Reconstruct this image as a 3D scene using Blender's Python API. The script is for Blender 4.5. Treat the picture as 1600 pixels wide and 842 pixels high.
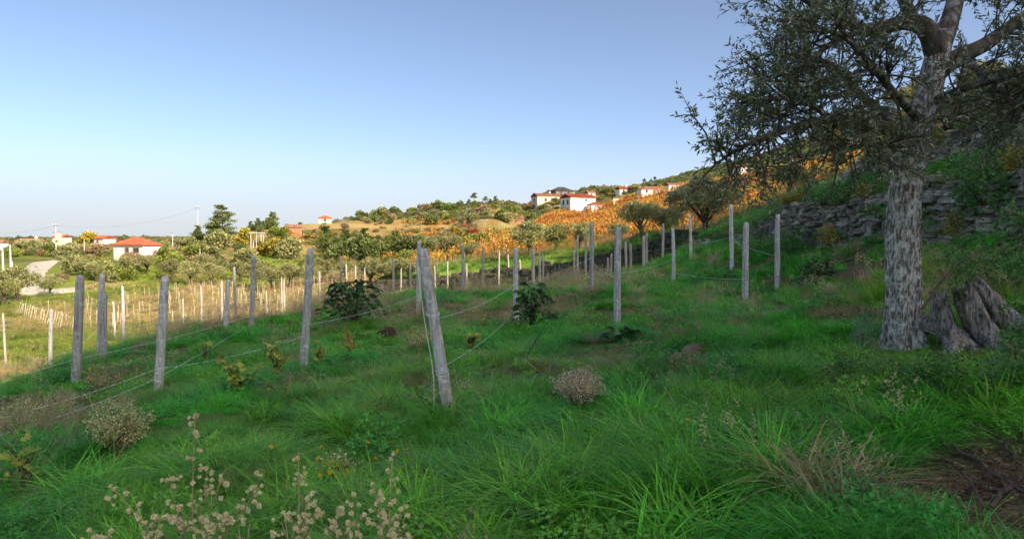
import bpy, math, random
import numpy as np
from mathutils import Vector, Matrix, Euler

sc = bpy.context.scene
for o in list(bpy.data.objects):
    bpy.data.objects.remove(o)

# ------------------------------------------------------------------ camera
F = 1066.667                       # focal length in photo pixels (24 mm on 36 mm)
PITCH = math.atan((421 - 375) / F)
CAMZ = 1.7
cam_d = bpy.data.cameras.new('camera')
cam = bpy.data.objects.new('camera', cam_d)
sc.collection.objects.link(cam)
cam_d.lens = 24.0
cam_d.sensor_width = 36.0
cam_d.clip_start = 0.05
cam_d.clip_end = 5000
cam.location = (0, 0, CAMZ)
cam.rotation_euler = (math.pi / 2 - PITCH, 0, 0)
sc.camera = cam

# ------------------------------------------------------------------ sky, sun, exposure
SUN_AZ = math.radians(132)         # clockwise from +Y: behind the camera, to the right
SUN_EL = math.radians(33)
w = bpy.data.worlds.new('World')
sc.world = w
w.use_nodes = True
wn, wl = w.node_tree.nodes, w.node_tree.links
wn.clear()
w_out = wn.new('ShaderNodeOutputWorld')
w_bg = wn.new('ShaderNodeBackground')
w_sky = wn.new('ShaderNodeTexSky')
w_sky.sky_type = 'NISHITA'
w_sky.sun_disc = False
w_sky.sun_elevation = SUN_EL
w_sky.sun_rotation = SUN_AZ
w_sky.altitude = 300
w_sky.air_density = 0.42
w_sky.dust_density = 2.9
w_sky.ozone_density = 1.0
# a few thin clouds, the same kind all round the sky
w_tc = wn.new('ShaderNodeTexCoord')
w_map = wn.new('ShaderNodeMapping')
w_map.inputs['Location'].default_value = (0.35, 0.1, 0.0)
w_map.inputs['Scale'].default_value = (1.0, 1.0, 3.2)
w_no = wn.new('ShaderNodeTexNoise')
w_no.inputs['Scale'].default_value = 2.6
w_no.inputs['Detail'].default_value = 9
w_no.inputs['Roughness'].default_value = 0.62
w_rmp = wn.new('ShaderNodeMapRange')
w_rmp.inputs['From Min'].default_value = 0.66
w_rmp.inputs['From Max'].default_value = 0.80
w_rmp.inputs['To Max'].default_value = 0.75
w_mix = wn.new('ShaderNodeMixRGB')
w_mix.inputs['Color2'].default_value = (4.6, 4.9, 5.4, 1)
wl.new(w_tc.outputs['Generated'], w_map.inputs['Vector'])
wl.new(w_map.outputs['Vector'], w_no.inputs['Vector'])
wl.new(w_no.outputs['Fac'], w_rmp.inputs['Value'])
wl.new(w_rmp.outputs['Result'], w_mix.inputs['Fac'])
wl.new(w_sky.outputs['Color'], w_mix.inputs['Color1'])
w_tint = wn.new('ShaderNodeMixRGB')
w_tint.blend_type = 'MULTIPLY'
w_tint.inputs['Fac'].default_value = 1
w_tint.inputs['Color2'].default_value = (0.90, 0.88, 0.80, 1)      # camera white balance for open shade
# pale haze low over the horizon, all the way round
w_sep = wn.new('ShaderNodeSeparateXYZ')
w_hz = wn.new('ShaderNodeMapRange')
w_hz.interpolation_type = 'SMOOTHERSTEP'
w_hz.inputs['From Min'].default_value = 0.0
w_hz.inputs['From Max'].default_value = 0.17
w_hz.inputs['To Min'].default_value = 0.85
w_hz.inputs['To Max'].default_value = 0.0
w_hm = wn.new('ShaderNodeMixRGB')
w_hm.inputs['Color2'].default_value = (2.3, 2.5, 2.9, 1)
wl.new(w_tc.outputs['Generated'], w_sep.inputs['Vector'])
wl.new(w_sep.outputs['Z'], w_hz.inputs['Value'])
wl.new(w_hz.outputs['Result'], w_hm.inputs['Fac'])
wl.new(w_mix.outputs['Color'], w_hm.inputs['Color1'])
wl.new(w_hm.outputs['Color'], w_tint.inputs['Color1'])
wl.new(w_tint.outputs['Color'], w_bg.inputs['Color'])
w_bg.inputs['Strength'].default_value = 0.15
wl.new(w_bg.outputs['Background'], w_out.inputs['Surface'])

sun_d = bpy.data.lights.new('sun', 'SUN')
sun = bpy.data.objects.new('sun', sun_d)
sc.collection.objects.link(sun)
sun_d.energy = 3.4
sun_d.angle = math.radians(0.5)
sun_d.color = (1.0, 0.82, 0.60)
TO_SUN = Vector((math.sin(SUN_AZ) * math.cos(SUN_EL), math.cos(SUN_AZ) * math.cos(SUN_EL), math.sin(SUN_EL)))
sun.rotation_euler = TO_SUN.to_track_quat('Z', 'Y').to_euler()
sun.location = (30, -30, 40)

sc.view_settings.view_transform = 'Standard'
sc.view_settings.look = 'None'
sc.view_settings.gamma = 1
sc.view_settings.use_curve_mapping = False
sc.view_settings.exposure = 1.32
sc.cycles.use_denoising = True
sc.cycles.max_bounces = 5
sc.cycles.diffuse_bounces = 3
sc.cycles.glossy_bounces = 2
sc.cycles.transmission_bounces = 4
sc.cycles.use_adaptive_sampling = True
sc.cycles.adaptive_threshold = 0.03
sc.cycles.transparent_max_bounces = 5

# ------------------------------------------------------------------ maths helpers
rng = np.random.default_rng(7)

def ray(u, v):
    a = (np.asarray(u, float) - 800) / F
    b = (421 - np.asarray(v, float)) / F
    cp, sp = math.cos(PITCH), math.sin(PITCH)
    return a, cp + b * sp, -sp + b * cp

def P(u, v, d):
    """the point at photo pixel (u, v), d metres ahead"""
    a, y, z = ray(u, v)
    return np.array([a / y * d, d + 0 * a, CAMZ + z / y * d]).T

def project(p):
    p = np.asarray(p, float)
    cp, sp = math.cos(PITCH), math.sin(PITCH)
    q = p - np.array([0, 0, CAMZ])
    dep = q[..., 1] * cp - q[..., 2] * sp
    up = q[..., 1] * sp + q[..., 2] * cp
    return 800 + F * q[..., 0] / dep, 421 - F * up / dep, dep

def _hash(i, j, k):
    n = (np.asarray(i) * 374761393 + np.asarray(j) * 668265263 + np.asarray(k) * 1440662683 + 1013904223) & 0xFFFFFFFF
    n = ((n ^ (n >> 13)) * 1274126177) & 0xFFFFFFFF
    n = ((n ^ (n >> 16)) * 1103515245) & 0xFFFFFFFF
    return ((n ^ (n >> 15)) & 0xFFFFFF) / float(0xFFFFFF)

def noise3(x, y, z=0.0):
    x, y, z = np.broadcast_arrays(np.asarray(x, float), np.asarray(y, float), np.asarray(z, float))
    xi, yi, zi = np.floor(x).astype(np.int64), np.floor(y).astype(np.int64), np.floor(z).astype(np.int64)
    fx, fy, fz = x - xi, y - yi, z - zi
    fx, fy, fz = fx * fx * (3 - 2 * fx), fy * fy * (3 - 2 * fy), fz * fz * (3 - 2 * fz)
    r = 0
    for a in (0, 1):
        for b in (0, 1):
            for c in (0, 1):
                r = r + _hash(xi + a, yi + b, zi + c) * (fx if a else 1 - fx) * (fy if b else 1 - fy) * (fz if c else 1 - fz)
    return r

def fbm(x, y, z=0.0, octaves=4):
    s, amp, tot = 0, 1.0, 0
    for k in range(octaves):
        s = s + amp * noise3(x * 2 ** k + 17.3 * k, y * 2 ** k + 9.1 * k, np.asarray(z) * 2 ** k + 5.7 * k)
        tot += amp
        amp *= 0.5
    return s / tot

def sstep(x, a, b):
    t = np.clip((np.asarray(x, float) - a) / (b - a), 0, 1)
    return t * t * (3 - 2 * t)

def norm(v):
    return v / (np.linalg.norm(v, axis=-1, keepdims=True) + 1e-9)

# ------------------------------------------------------------------ terrain height
WALL_X, WALL2_X = 7.75, 9.5

def wall_line(y):
    return WALL_X + 0.12 * np.sin(np.asarray(y) * 0.55) + 0.25 * sstep(y, 18, 28)

def wall_rise(y):
    y = np.asarray(y, float)
    return 1.12 * sstep(y, 1, 4) * (1 - 0.72 * sstep(y, 18.5, 23.5)) * (1 - sstep(y, 29, 33))

def wall2_rise(y):
    y = np.asarray(y, float)
    return 0.85 * sstep(y, 11.0, 13.5) * (1 - sstep(y, 17.5, 21.5))

def far_line(x):
    x = np.asarray(x, float)
    return np.interp(x, [-30, -9, -3.5, 2.1, 5.9, 9.8, 14], [49, 48, 47, 45, 42, 36.5, 34])

def far_rise(x):
    x = np.asarray(x, float)
    return 1.25 * sstep(x, -13, -8) * (1 - sstep(x, 8.5, 11))

def steps(x, y):
    lo = wall_rise(y) * sstep(x - wall_line(y), 0.08, 0.36)
    hi = wall2_rise(y) * sstep(x - WALL2_X, 0.05, 0.3)
    fa = far_rise(x) * sstep(y - far_line(x), 0.0, 0.5) * (1 - sstep(y, 62, 90))
    return lo + hi + fa

CP = []
def cp_uvd(*rows):
    for (u, v, d) in rows:
        CP.append(tuple(P(u, v, d)))
cp_uvd((680, 660, 6.67), (480, 582, 9.45), (252, 620, 9.75), (121, 593, 11.2), (393, 515, 15.8), (808, 508, 15.4),
       (965, 510, 11.8), (1165, 474, 14.6), (1215, 453, 15.5), (1143, 415, 19.3), (1051, 445, 20.0), (925, 455, 17),
       (655, 489, 16.5), (722, 459, 23.6), (1410, 540, 6.8), (1540, 540, 6.3), (1600, 640, 4.7), (535, 466, 25.5),
       (1078, 404, 26), (1006, 431, 27), (834, 455, 24), (643, 471, 27), (499, 478, 29),
       # the lower field on the left and the country behind it
       (300, 512, 46), (120, 520, 46), (500, 470, 62), (250, 462, 75), (400, 452, 88), (600, 452, 70), (100, 462, 76),
       (0, 440, 105), (30, 420, 140), (90, 405, 165), (213, 403, 103), (150, 398, 150), (300, 425, 96), (450, 428, 104),
       (0, 392, 230), (100, 388, 260), (200, 384, 260), (60, 377, 380), (180, 377, 380), (300, 377, 260), (-100, 376, 400),
       (348, 372, 165), (420, 374, 170), (400, 400, 125), (480, 346, 225), (570, 339, 250), (540, 385, 150), (620, 404, 105),
       (560, 412, 100), (650, 333, 265), (600, 365, 190), (700, 355, 200), (740, 318, 300), (690, 326, 290), (820, 345, 205),
       (860, 306, 290), (800, 318, 285), (770, 319, 290), (930, 296, 330), (900, 335, 220), (875, 304, 268), (850, 321, 250), (1000, 301, 340), (1040, 297, 350),
       (1100, 268, 480), (1160, 270, 400), (1200, 243, 520), (1300, 214, 560), (1400, 190, 580), (1600, 150, 600), (1020, 290, 430),
       # the vineyard on the slope and the terrace in front of it
       (600, 428, 49.5), (720, 418, 48.5), (850, 405, 46.5), (950, 392, 44), (1090, 371, 40), (700, 408, 70), (760, 385, 100),
       (1000, 374, 62), (1180, 335, 62), (1250, 300, 75), (900, 365, 105), (800, 358, 150), (1100, 310, 140), (1000, 318, 190),
       (1200, 275, 170), (1250, 262, 230), (1050, 290, 250), (1110, 283, 290), (960, 322, 210), (1350, 262, 60), (1500, 215, 60))
# under the far step (base level): ground in front of the terrace wall
CP += [(-9, 44, -3.0), (-3.5, 43, -2.2), (2, 41, -1.4), (6, 37, -0.4), (-5.5, 36, -2.9), (0, 36, -1.7)]
# near field, its edges and the slope under them
CP += [(0, 0, 0), (0, 3.9, 0), (-3.6, 4.6, -0.35), (2.3, 3.2, 0.35), (-7, 5, -0.75), (-8.8, 9, -0.85), (-9.3, 14, -0.9),
       (-9.4, 19, -0.95), (-7.2, 22.5, -0.9), (-2.6, 28.5, -0.55), (3, 31, 0.0), (6.5, 30, 0.75), (-12.5, 12, -2.9), (-13, 20, -3.4), (-10, 26, -3.2),
       (-6, 30, -2.4), (-2.5, 33, -1.6), (3, 35, -0.9), (-12, 5, -2.6), (-20, 25, -4.6), (-30, 10, -4.8), (-60, 10, -5), (-30, 36, -4.6), (-55, 50, -4.6), (-50, 80, -4.4),
       (5.2, 9, 0.95), (5.3, 13, 0.62), (5.4, 17, 0.5), (4.9, 20.5, 0.35), (6.2, 19.4, 0.95), (7.4, 6, 1.8), (7.5, 10, 1.75), (7.5, 14, 1.72), (7.5, 18, 1.68), (7.6, 23, 1.6), (7.8, 27, 1.55), (6.7, 12, 1.3), (6.7, 17, 1.0),
       (5.2, 3.5, 1.15), (4.2, 1, 0.9)]
# the hill on the right, with an unseen ridge behind shaped to shade the foreground
CP += [(9.2, 10, 3.1), (9.2, 16, 3.05), (11.5, 10, 4.6), (11.5, 17, 4.5), (12, 24, 3.6), (12, 30, 3.2), (16, 12, 6.6), (17, 20, 6.2), (18, 27, 5.6), (16, 36, 4.6), (25, 14, 9.6), (27, 24, 8.8),
       (30, 36, 9), (22, 5, 9), (22, -5, 9.5), (22, -20, 10.5), (13, 2, 5.6), (12, -8, 4.8), (35, -25, 19), (36, -10, 16.5), (50, -8, 24), (50, -30, 40), (30, 8, 11.5), (45, 10, 16.5), (38, 0, 17), (45, 25, 13), (60, 50, 14.5), (65, -54, 72), (79, -38, 73), (95, -24, 75), (74, -13, 46), (90, -2, 46), (60, 0, 27), (40, -60, 46), (110, 20, 26), (110, 90, 27),
       (5, -10, 1.2), (0, -10, 0), (-10, -10, -1.4), (-10, -40, 0), (20, -50, 14), (-30, -20, -5), (-80, -60, -4), (150, -80, 80), (300, 100, 80), (300, 300, 85),
       (-300, 200, 0), (-300, 500, 2), (0, 620, 18), (-200, 650, 3), (250, 680, 70), (450, 650, 95), (600, 200, 110), (-500, 0, -5), (-100, 300, 1)]
CP = np.array(CP)
WS = 14.0
def warp(x, y):
    return np.stack([np.arcsinh(np.asarray(x) / WS) * WS, np.arcsinh(np.asarray(y) / WS) * WS], -1)
_cw = warp(CP[:, 0], CP[:, 1])
_z = CP[:, 2] - steps(CP[:, 0], CP[:, 1])
_d = np.sqrt(((_cw[:, None] - _cw[None]) ** 2).sum(-1) + 0.25)
_n = len(CP)
_A = np.zeros((_n + 3, _n + 3))
_A[:_n, :_n] = _d - 0.10 * np.eye(_n)
_A[:_n, _n] = 1; _A[_n, :_n] = 1
_A[:_n, _n + 1:] = _cw; _A[_n + 1:, :_n] = _cw.T
_sol = np.linalg.solve(_A, np.concatenate([_z, np.zeros(3)]))

def Hbase(x, y):
    x = np.asarray(x, float); y = np.asarray(y, float)
    shp = np.broadcast(x, y).shape
    wq = warp(np.broadcast_to(x, shp).ravel(), np.broadcast_to(y, shp).ravel())
    out = np.empty(len(wq))
    for i in range(0, len(wq), 20000):
        c = wq[i:i + 20000]
        d = np.sqrt(((c[:, None] - _cw[None]) ** 2).sum(-1) + 0.25)
        out[i:i + 20000] = d @ _sol[:_n] + _sol[_n] + c @ _sol[_n + 1:]
    return out.reshape(shp)

def H(x, y):
    x = np.asarray(x, float); y = np.asarray(y, float)
    h = Hbase(x, y)
    r = np.hypot(x, y)
    # old terraces on the far hillside
    m = sstep(y, 110, 150) * (1 - sstep(y, 330, 420)) * (1 - sstep(x, -5, 15)) * sstep(x, -90, -50)
    st = 2.2
    q = h / st
    h = h + m * 0.75 * (np.floor(q) + sstep(q - np.floor(q), 0.72, 1.0) - q) * st
    h = h + steps(x, y)
    h = h + 0.10 * (fbm(x * 0.7, y * 0.7, 3.1, 3) - 0.5) * sstep(r, 2, 5) + 0.05 * (fbm(x * 3, y * 3, 8.0, 2) - 0.5) * (1 - sstep(r, 25, 45))
    h = h + 1.6 * (fbm(x * 0.045, y * 0.045, 1.0, 3) - 0.5) * sstep(r, 70, 160)
    return h

_ts = np.geomspace(1.5, 900, 700)
def hit(u, v):
    """where the line of sight of a photo pixel meets the ground (arrays)"""
    a, y, z = ray(np.atleast_1d(u), np.atleast_1d(v))
    out = np.full((len(a), 3), np.nan)
    for i in range(0, len(a), 200):
        s = slice(i, i + 200)
        X = (a[s] / y[s])[:, None] * _ts; Y = np.broadcast_to(_ts, X.shape); Z = CAMZ + (z[s] / y[s])[:, None] * _ts
        below = Z < H(X, Y)
        k = below.argmax(1)
        for j in range(len(k)):
            if below[j, k[j]]:
                k0 = max(k[j] - 1, 0)
                lo, hi = _ts[k0], _ts[k[j]]
                for _ in range(12):
                    mid = (lo + hi) / 2
                    if CAMZ + z[i + j] / y[i + j] * mid < H(a[i + j] / y[i + j] * mid, mid): hi = mid
                    else: lo = mid
                xx = a[i + j] / y[i + j] * hi
                out[i + j] = (xx, hi, H(xx, hi))
    return out

# ------------------------------------------------------------------ mesh helpers
COL = sc.collection

class MB:
    """collects vertices, quads, triangles and a colour per vertex, builds one mesh"""
    def __init__(self):
        self.v, self.q, self.t, self.c, self.n = [], [], [], [], 0
    def add(self, V, Q=None, T=None, col=None):
        V = np.asarray(V, float).reshape(-1, 3)
        if Q is not None and len(Q): self.q.append(np.asarray(Q, np.int64).reshape(-1, 4) + self.n)
        if T is not None and len(T): self.t.append(np.asarray(T, np.int64).reshape(-1, 3) + self.n)
        c = np.ones((len(V), 3)) if col is None else np.broadcast_to(np.asarray(col, float), (len(V), 3))
        self.v.append(V); self.c.append(c); self.n += len(V)
        return self
    def mesh(self, name, mat, smooth=False):
        me = bpy.data.meshes.new(name)
        V = np.concatenate(self.v) if self.v else np.zeros((0, 3))
        Q = np.concatenate(self.q) if self.q else np.zeros((0, 4), np.int64)
        T = np.concatenate(self.t) if self.t else np.zeros((0, 3), np.int64)
        me.vertices.add(len(V)); me.vertices.foreach_set('co', V.ravel().astype(np.float32))
        me.loops.add(Q.size + T.size)
        me.loops.foreach_set('vertex_index', np.concatenate([Q.ravel(), T.ravel()]).astype(np.int32))
        me.polygons.add(len(Q) + len(T))
        ls = np.concatenate([np.arange(len(Q)) * 4, Q.size + np.arange(len(T)) * 3]).astype(np.int32)
        me.polygons.foreach_set('loop_start', ls)
        me.polygons.foreach_set('use_smooth', np.full(len(ls), smooth, bool))
        a = me.attributes.new('col', 'FLOAT_COLOR', 'POINT')
        C = np.concatenate(self.c) if self.c else np.zeros((0, 3))
        a.data.foreach_set('color', np.concatenate([C, np.ones((len(C), 1))], 1).ravel().astype(np.float32))
        me.materials.append(mat)
        me.update(calc_edges=True)
        return me
    def build(self, name, mat, parent=None, smooth=False, loc=None):
        o = bpy.data.objects.new(name, self.mesh(name, mat, smooth))
        COL.objects.link(o)
        if parent is not None: o.parent = parent
        if loc is not None: o.location = loc
        return o

def tag(o, label=None, cat=None, group=None, kind=None):
    if label: o['label'] = label
    if cat: o['category'] = cat
    if group: o['group'] = group
    if kind: o['kind'] = kind
    return o

def empty(name, loc=(0, 0, 0), rz=0.0, s=1.0):
    o = bpy.data.objects.new(name, None)
    COL.objects.link(o)
    o.empty_display_size = 0.2
    o.location = loc; o.rotation_euler = (0, 0, rz); o.scale = (s, s, s) if np.isscalar(s) else s
    return o

def place(name, parts, loc, rz=0.0, s=1.0, label=None, cat=None, group=None):
    """a thing made of shared part meshes"""
    e = empty(name, loc, rz, s)
    for pn, me in parts:
        o = bpy.data.objects.new(pn, me); COL.objects.link(o); o.parent = e
    return tag(e, label, cat, group)

def frames(pts):
    pts = np.asarray(pts, float)
    t = norm(np.gradient(pts, axis=0))
    ref = np.array([0, 0, 1.0]) if abs(t[0][2]) < 0.9 else np.array([1.0, 0, 0])
    n = norm(np.cross(t[0], ref)); N = [n]
    for i in range(1, len(pts)):
        n = norm(n - t[i] * np.dot(n, t[i])); N.append(n)
    N = np.array(N)
    return t, N, np.cross(t, N)

def tube(mb, pts, rad, ns=6, col=None, cap=True, rough=0.0, seed=0.0):
    pts = np.asarray(pts, float); n = len(pts)
    rad = np.broadcast_to(np.asarray(rad, float), (n,))
    t, N, B = frames(pts)
    th = np.arange(ns) * 2 * math.pi / ns
    ring = np.cos(th)[None, :, None] * N[:, None] + np.sin(th)[None, :, None] * B[:, None]
    R = np.repeat(rad[:, None], ns, 1)
    if rough:
        R = R * (1 + rough * (noise3(np.cos(th)[None] * 1.7 + seed, np.sin(th)[None] * 1.7 + seed, np.arange(n)[:, None] * 0.8) - 0.5) * 2)
    V = (pts[:, None] + ring * R[..., None]).reshape(-1, 3)
    i, j = np.meshgrid(np.arange(n - 1), np.arange(ns), indexing='ij')
    j2 = (j + 1) % ns
    Q = np.stack([i * ns + j, i * ns + j2, (i + 1) * ns + j2, (i + 1) * ns + j], -1).reshape(-1, 4)
    T = []
    if cap:
        V = np.concatenate([V, pts[[0, -1]]])
        a, b = n * ns, n * ns + 1
        for k in range(ns):
            T.append((a, (k + 1) % ns, k)); T.append((b, (n - 1) * ns + k, (n - 1) * ns + (k + 1) % ns))
    mb.add(V, Q, T, col if col is None or np.ndim(col) == 1 else np.concatenate([np.repeat(col, ns, 0), col[[0, -1]]] if cap else [np.repeat(col, ns, 0)]))

def curve_pts(ctrl, n=12):
    """Catmull-Rom through the control points"""
    c = np.asarray(ctrl, float)
    if len(c) == 2: return c[0] + (c[1] - c[0]) * np.linspace(0, 1, n)[:, None]
    p = np.concatenate([[2 * c[0] - c[1]], c, [2 * c[-1] - c[-2]]])
    out = []
    seg = len(c) - 1
    for u in np.linspace(0, seg - 1e-6, n):
        i = int(u); f = u - i
        a, b, d, e = p[i], p[i + 1], p[i + 2], p[i + 3]
        out.append(0.5 * ((2 * b) + (-a + d) * f + (2 * a - 5 * b + 4 * d - e) * f * f + (-a + 3 * b - 3 * d + e) * f ** 3))
    return np.array(out)

def box(mb, c, s, rz=0.0, col=None, M=None, jit=0.0, r=None):
    V = np.array([[x, y, z] for z in (-.5, .5) for y in (-.5, .5) for x in (-.5, .5)]) * np.asarray(s, float)
    if jit: V = V + (r or rng).uniform(-jit, jit, V.shape) if r is None else V + r.uniform(-jit, jit, V.shape)
    cz, sz = math.cos(rz), math.sin(rz)
    V = V @ np.array([[cz, sz, 0], [-sz, cz, 0], [0, 0, 1]]) + np.asarray(c, float)
    Q = [(0, 2, 3, 1), (4, 5, 7, 6), (0, 1, 5, 4), (2, 6, 7, 3), (0, 4, 6, 2), (1, 3, 7, 5)]
    mb.add(V, Q, None, col)

def kites(mb, Pp, D, N, L, W, col, fold=0.12):
    """one pointed leaf per row"""
    D = norm(D); S = norm(np.cross(D, N)); Nn = np.cross(S, D)
    L = np.asarray(L, float).reshape(-1, 1); W = np.asarray(W, float).reshape(-1, 1)
    n = len(Pp)
    mid = Pp + D * L * 0.45
    V = np.stack([Pp, mid + S * W + Nn * W * fold * 3, Pp + D * L, mid - S * W + Nn * W * fold * 3], 1).reshape(-1, 3)
    k = np.arange(n)[:, None] * 4
    mb.add(V, np.concatenate([k, k + 1, k + 2, k + 3], 1), None, np.repeat(np.broadcast_to(col, (n, 3)), 4, 0))

def rand_dirs(r, n):
    v = r.normal(size=(n, 3)); return norm(v)

def pick_cols(r, cols, wts, n, jit=0.25):
    cols = np.asarray(cols, float); wts = np.asarray(wts, float) / np.sum(wts)
    c = cols[r.choice(len(cols), n, p=wts)]
    return np.clip(c * (1 + r.uniform(-jit, jit, (n, 1))), 0, 1)

# ------------------------------------------------------------------ materials
MATS = {}
def new_mat(name):
    m = bpy.data.materials.new(name); m.use_nodes = True
    nt = m.node_tree
    b = nt.nodes['Principled BSDF']
    b.inputs['Specular IOR Level'].default_value = 0.25
    MATS[name] = m
    return m, nt.nodes, nt.links, b

def mat_noise(name, c1, c2, scale=5.0, rough=0.8, bump=0.0, stretch=(1, 1, 1), c3=None, detail=6, lo=0.35, hi=0.65, spec=0.25, bscale=None, objvar=0.0, c3scale=None, metal=0.0):
    m, n, l, b = new_mat(name)
    tc = n.new('ShaderNodeTexCoord'); mp = n.new('ShaderNodeMapping')
    mp.inputs['Scale'].default_value = stretch
    l.new(tc.outputs['Object'], mp.inputs['Vector'])
    no = n.new('ShaderNodeTexNoise'); no.inputs['Scale'].default_value = scale; no.inputs['Detail'].default_value = detail; no.inputs['Roughness'].default_value = 0.6
    l.new(mp.outputs['Vector'], no.inputs['Vector'])
    rp = n.new('ShaderNodeMapRange'); rp.inputs['From Min'].default_value = lo; rp.inputs['From Max'].default_value = hi
    l.new(no.outputs['Fac'], rp.inputs['Value'])
    mx = n.new('ShaderNodeMixRGB'); mx.inputs['Color1'].default_value = (*c1, 1); mx.inputs['Color2'].default_value = (*c2, 1)
    l.new(rp.outputs['Result'], mx.inputs['Fac'])
    out = mx.outputs['Color']
    if c3 is not None:
        n2 = n.new('ShaderNodeTexNoise'); n2.inputs['Scale'].default_value = c3scale or scale * 0.37; n2.inputs['Detail'].default_value = 7; n2.inputs['Roughness'].default_value = 0.7
        l.new(tc.outputs['Object'], n2.inputs['Vector'])
        r2 = n.new('ShaderNodeMapRange'); r2.inputs['From Min'].default_value = 0.52; r2.inputs['From Max'].default_value = 0.62
        l.new(n2.outputs['Fac'], r2.inputs['Value'])
        m2 = n.new('ShaderNodeMixRGB'); m2.inputs['Color2'].default_value = (*c3, 1)
        l.new(r2.outputs['Result'], m2.inputs['Fac']); l.new(out, m2.inputs['Color1'])
        out = m2.outputs['Color']
    if objvar:
        oi = n.new('ShaderNodeObjectInfo'); hs = n.new('ShaderNodeHueSaturation')
        mr = n.new('ShaderNodeMapRange'); mr.inputs['To Min'].default_value = 1 - objvar; mr.inputs['To Max'].default_value = 1 + objvar
        l.new(oi.outputs['Random'], mr.inputs['Value']); l.new(mr.outputs['Result'], hs.inputs['Value']); l.new(out, hs.inputs['Color'])
        out = hs.outputs['Color']
    l.new(out, b.inputs['Base Color'])
    b.inputs['Roughness'].default_value = rough
    b.inputs['Metallic'].default_value = metal
    b.inputs['Specular IOR Level'].default_value = spec
    if bump:
        bp = n.new('ShaderNodeBump'); bp.inputs['Strength'].default_value = bump; bp.inputs['Distance'].default_value = 0.02
        nb = no
        if bscale:
            nb = n.new('ShaderNodeTexNoise'); nb.inputs['Scale'].default_value = bscale; nb.inputs['Detail'].default_value = 5
            l.new(mp.outputs['Vector'], nb.inputs['Vector'])
        l.new(nb.outputs['Fac'], bp.inputs['Height']); l.new(bp.outputs['Normal'], b.inputs['Normal'])
    return m

def mat_leaf(name, transl=0.3, rough=0.55, objvar=0.18, inst=False, spec=0.25):
    """vertex colour 'col' of the leaves (times the tuft's own colour), thin and a little translucent"""
    m, n, l, b = new_mat(name)
    at = n.new('ShaderNodeAttribute'); at.attribute_name = 'col'
    out = at.outputs['Color']
    if inst:
        ai = n.new('ShaderNodeAttribute'); ai.attribute_type = 'INSTANCER'; ai.attribute_name = 'icol'
        mx = n.new('ShaderNodeMixRGB'); mx.blend_type = 'MULTIPLY'; mx.inputs['Fac'].default_value = 1
        l.new(out, mx.inputs['Color1']); l.new(ai.outputs['Color'], mx.inputs['Color2']); out = mx.outputs['Color']
    elif objvar:
        oi = n.new('ShaderNodeObjectInfo'); hs = n.new('ShaderNodeHueSaturation')
        mr = n.new('ShaderNodeMapRange'); mr.inputs['To Min'].default_value = 1 - objvar; mr.inputs['To Max'].default_value = 1 + objvar
        l.new(oi.outputs['Random'], mr.inputs['Value']); l.new(mr.outputs['Result'], hs.inputs['Value']); l.new(out, hs.inputs['Color'])
        out = hs.outputs['Color']
    l.new(out, b.inputs['Base Color'])
    b.inputs['Roughness'].default_value = rough
    b.inputs['Specular IOR Level'].default_value = spec
    tr = n.new('ShaderNodeBsdfTranslucent'); l.new(out, tr.inputs['Color'])
    ms = n.new('ShaderNodeMixShader'); ms.inputs['Fac'].default_value = transl
    o = n['Material Output']
    l.new(b.outputs['BSDF'], ms.inputs[1]); l.new(tr.outputs['BSDF'], ms.inputs[2]); l.new(ms.outputs['Shader'], o.inputs['Surface'])
    return m

LEAF = mat_leaf('leaf')
OLEAF = mat_leaf('olive_leaf', transl=0.16, rough=0.42, objvar=0.0, spec=0.4)
GRASS = mat_leaf('grass_blade', transl=0.45, rough=0.38, inst=True, spec=0.5)
PETAL = mat_leaf('petal', transl=0.3, objvar=0.0)
BARK = mat_noise('bark', (0.10, 0.080, 0.062), (0.045, 0.036, 0.030), 9, 0.95, 0.6, (1, 1, 0.25), bscale=25)
OBARK = mat_noise('olive_bark', (0.13, 0.11, 0.09), (0.045, 0.036, 0.03), 16, 0.95, 0.7, (1, 1, 0.22), c3=(0.30, 0.29, 0.27), c3scale=9, bscale=40)
TBARK = mat_noise('lichen_bark', (0.60, 0.59, 0.565), (0.13, 0.11, 0.09), 46, 0.95, 1.0, (1, 1, 0.24), c3=(0.66, 0.66, 0.63), c3scale=13, bscale=70, lo=0.38, hi=0.56)
POST_W = mat_noise('post_weathered', (0.60, 0.60, 0.60), (0.28, 0.275, 0.275), 10, 0.9, 0.7, (3.0, 3.0, 0.25), c3=(0.66, 0.66, 0.64), c3scale=14, bscale=60, objvar=0.28)
POST_P = mat_noise('post_pale', (0.50, 0.46, 0.40), (0.33, 0.30, 0.27), 6, 0.9, 0.2, (1.5, 1.5, 0.5), objvar=0.15)
STAKE = mat_noise('stake_wood', (0.72, 0.63, 0.50), (0.55, 0.47, 0.37), 8, 0.85, 0, objvar=0.15)
WIRE = mat_noise('galvanised_wire', (0.86, 0.87, 0.88), (0.66, 0.67, 0.68), 30, 0.4, 0, spec=0.6)
STONE = mat_noise('schist', (0.48, 0.44, 0.39), (0.22, 0.19, 0.16), 5, 0.95, 0.6, (1, 1, 2.5), c3=(0.10, 0.12, 0.05), c3scale=2.2, objvar=0.5, bscale=30)
STONE_SHADED = mat_noise('shaded_schist', (0.10, 0.092, 0.08), (0.05, 0.046, 0.04), 5, 0.95, 0.4, c3=(0.05, 0.07, 0.03))  # schist darkened so its colour carries the shade on the far terrace wall
ROCK = mat_noise('fieldstone', (0.26, 0.19, 0.13), (0.16, 0.11, 0.075), 8, 0.95, 0.5, objvar=0.2, bscale=30)
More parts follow.
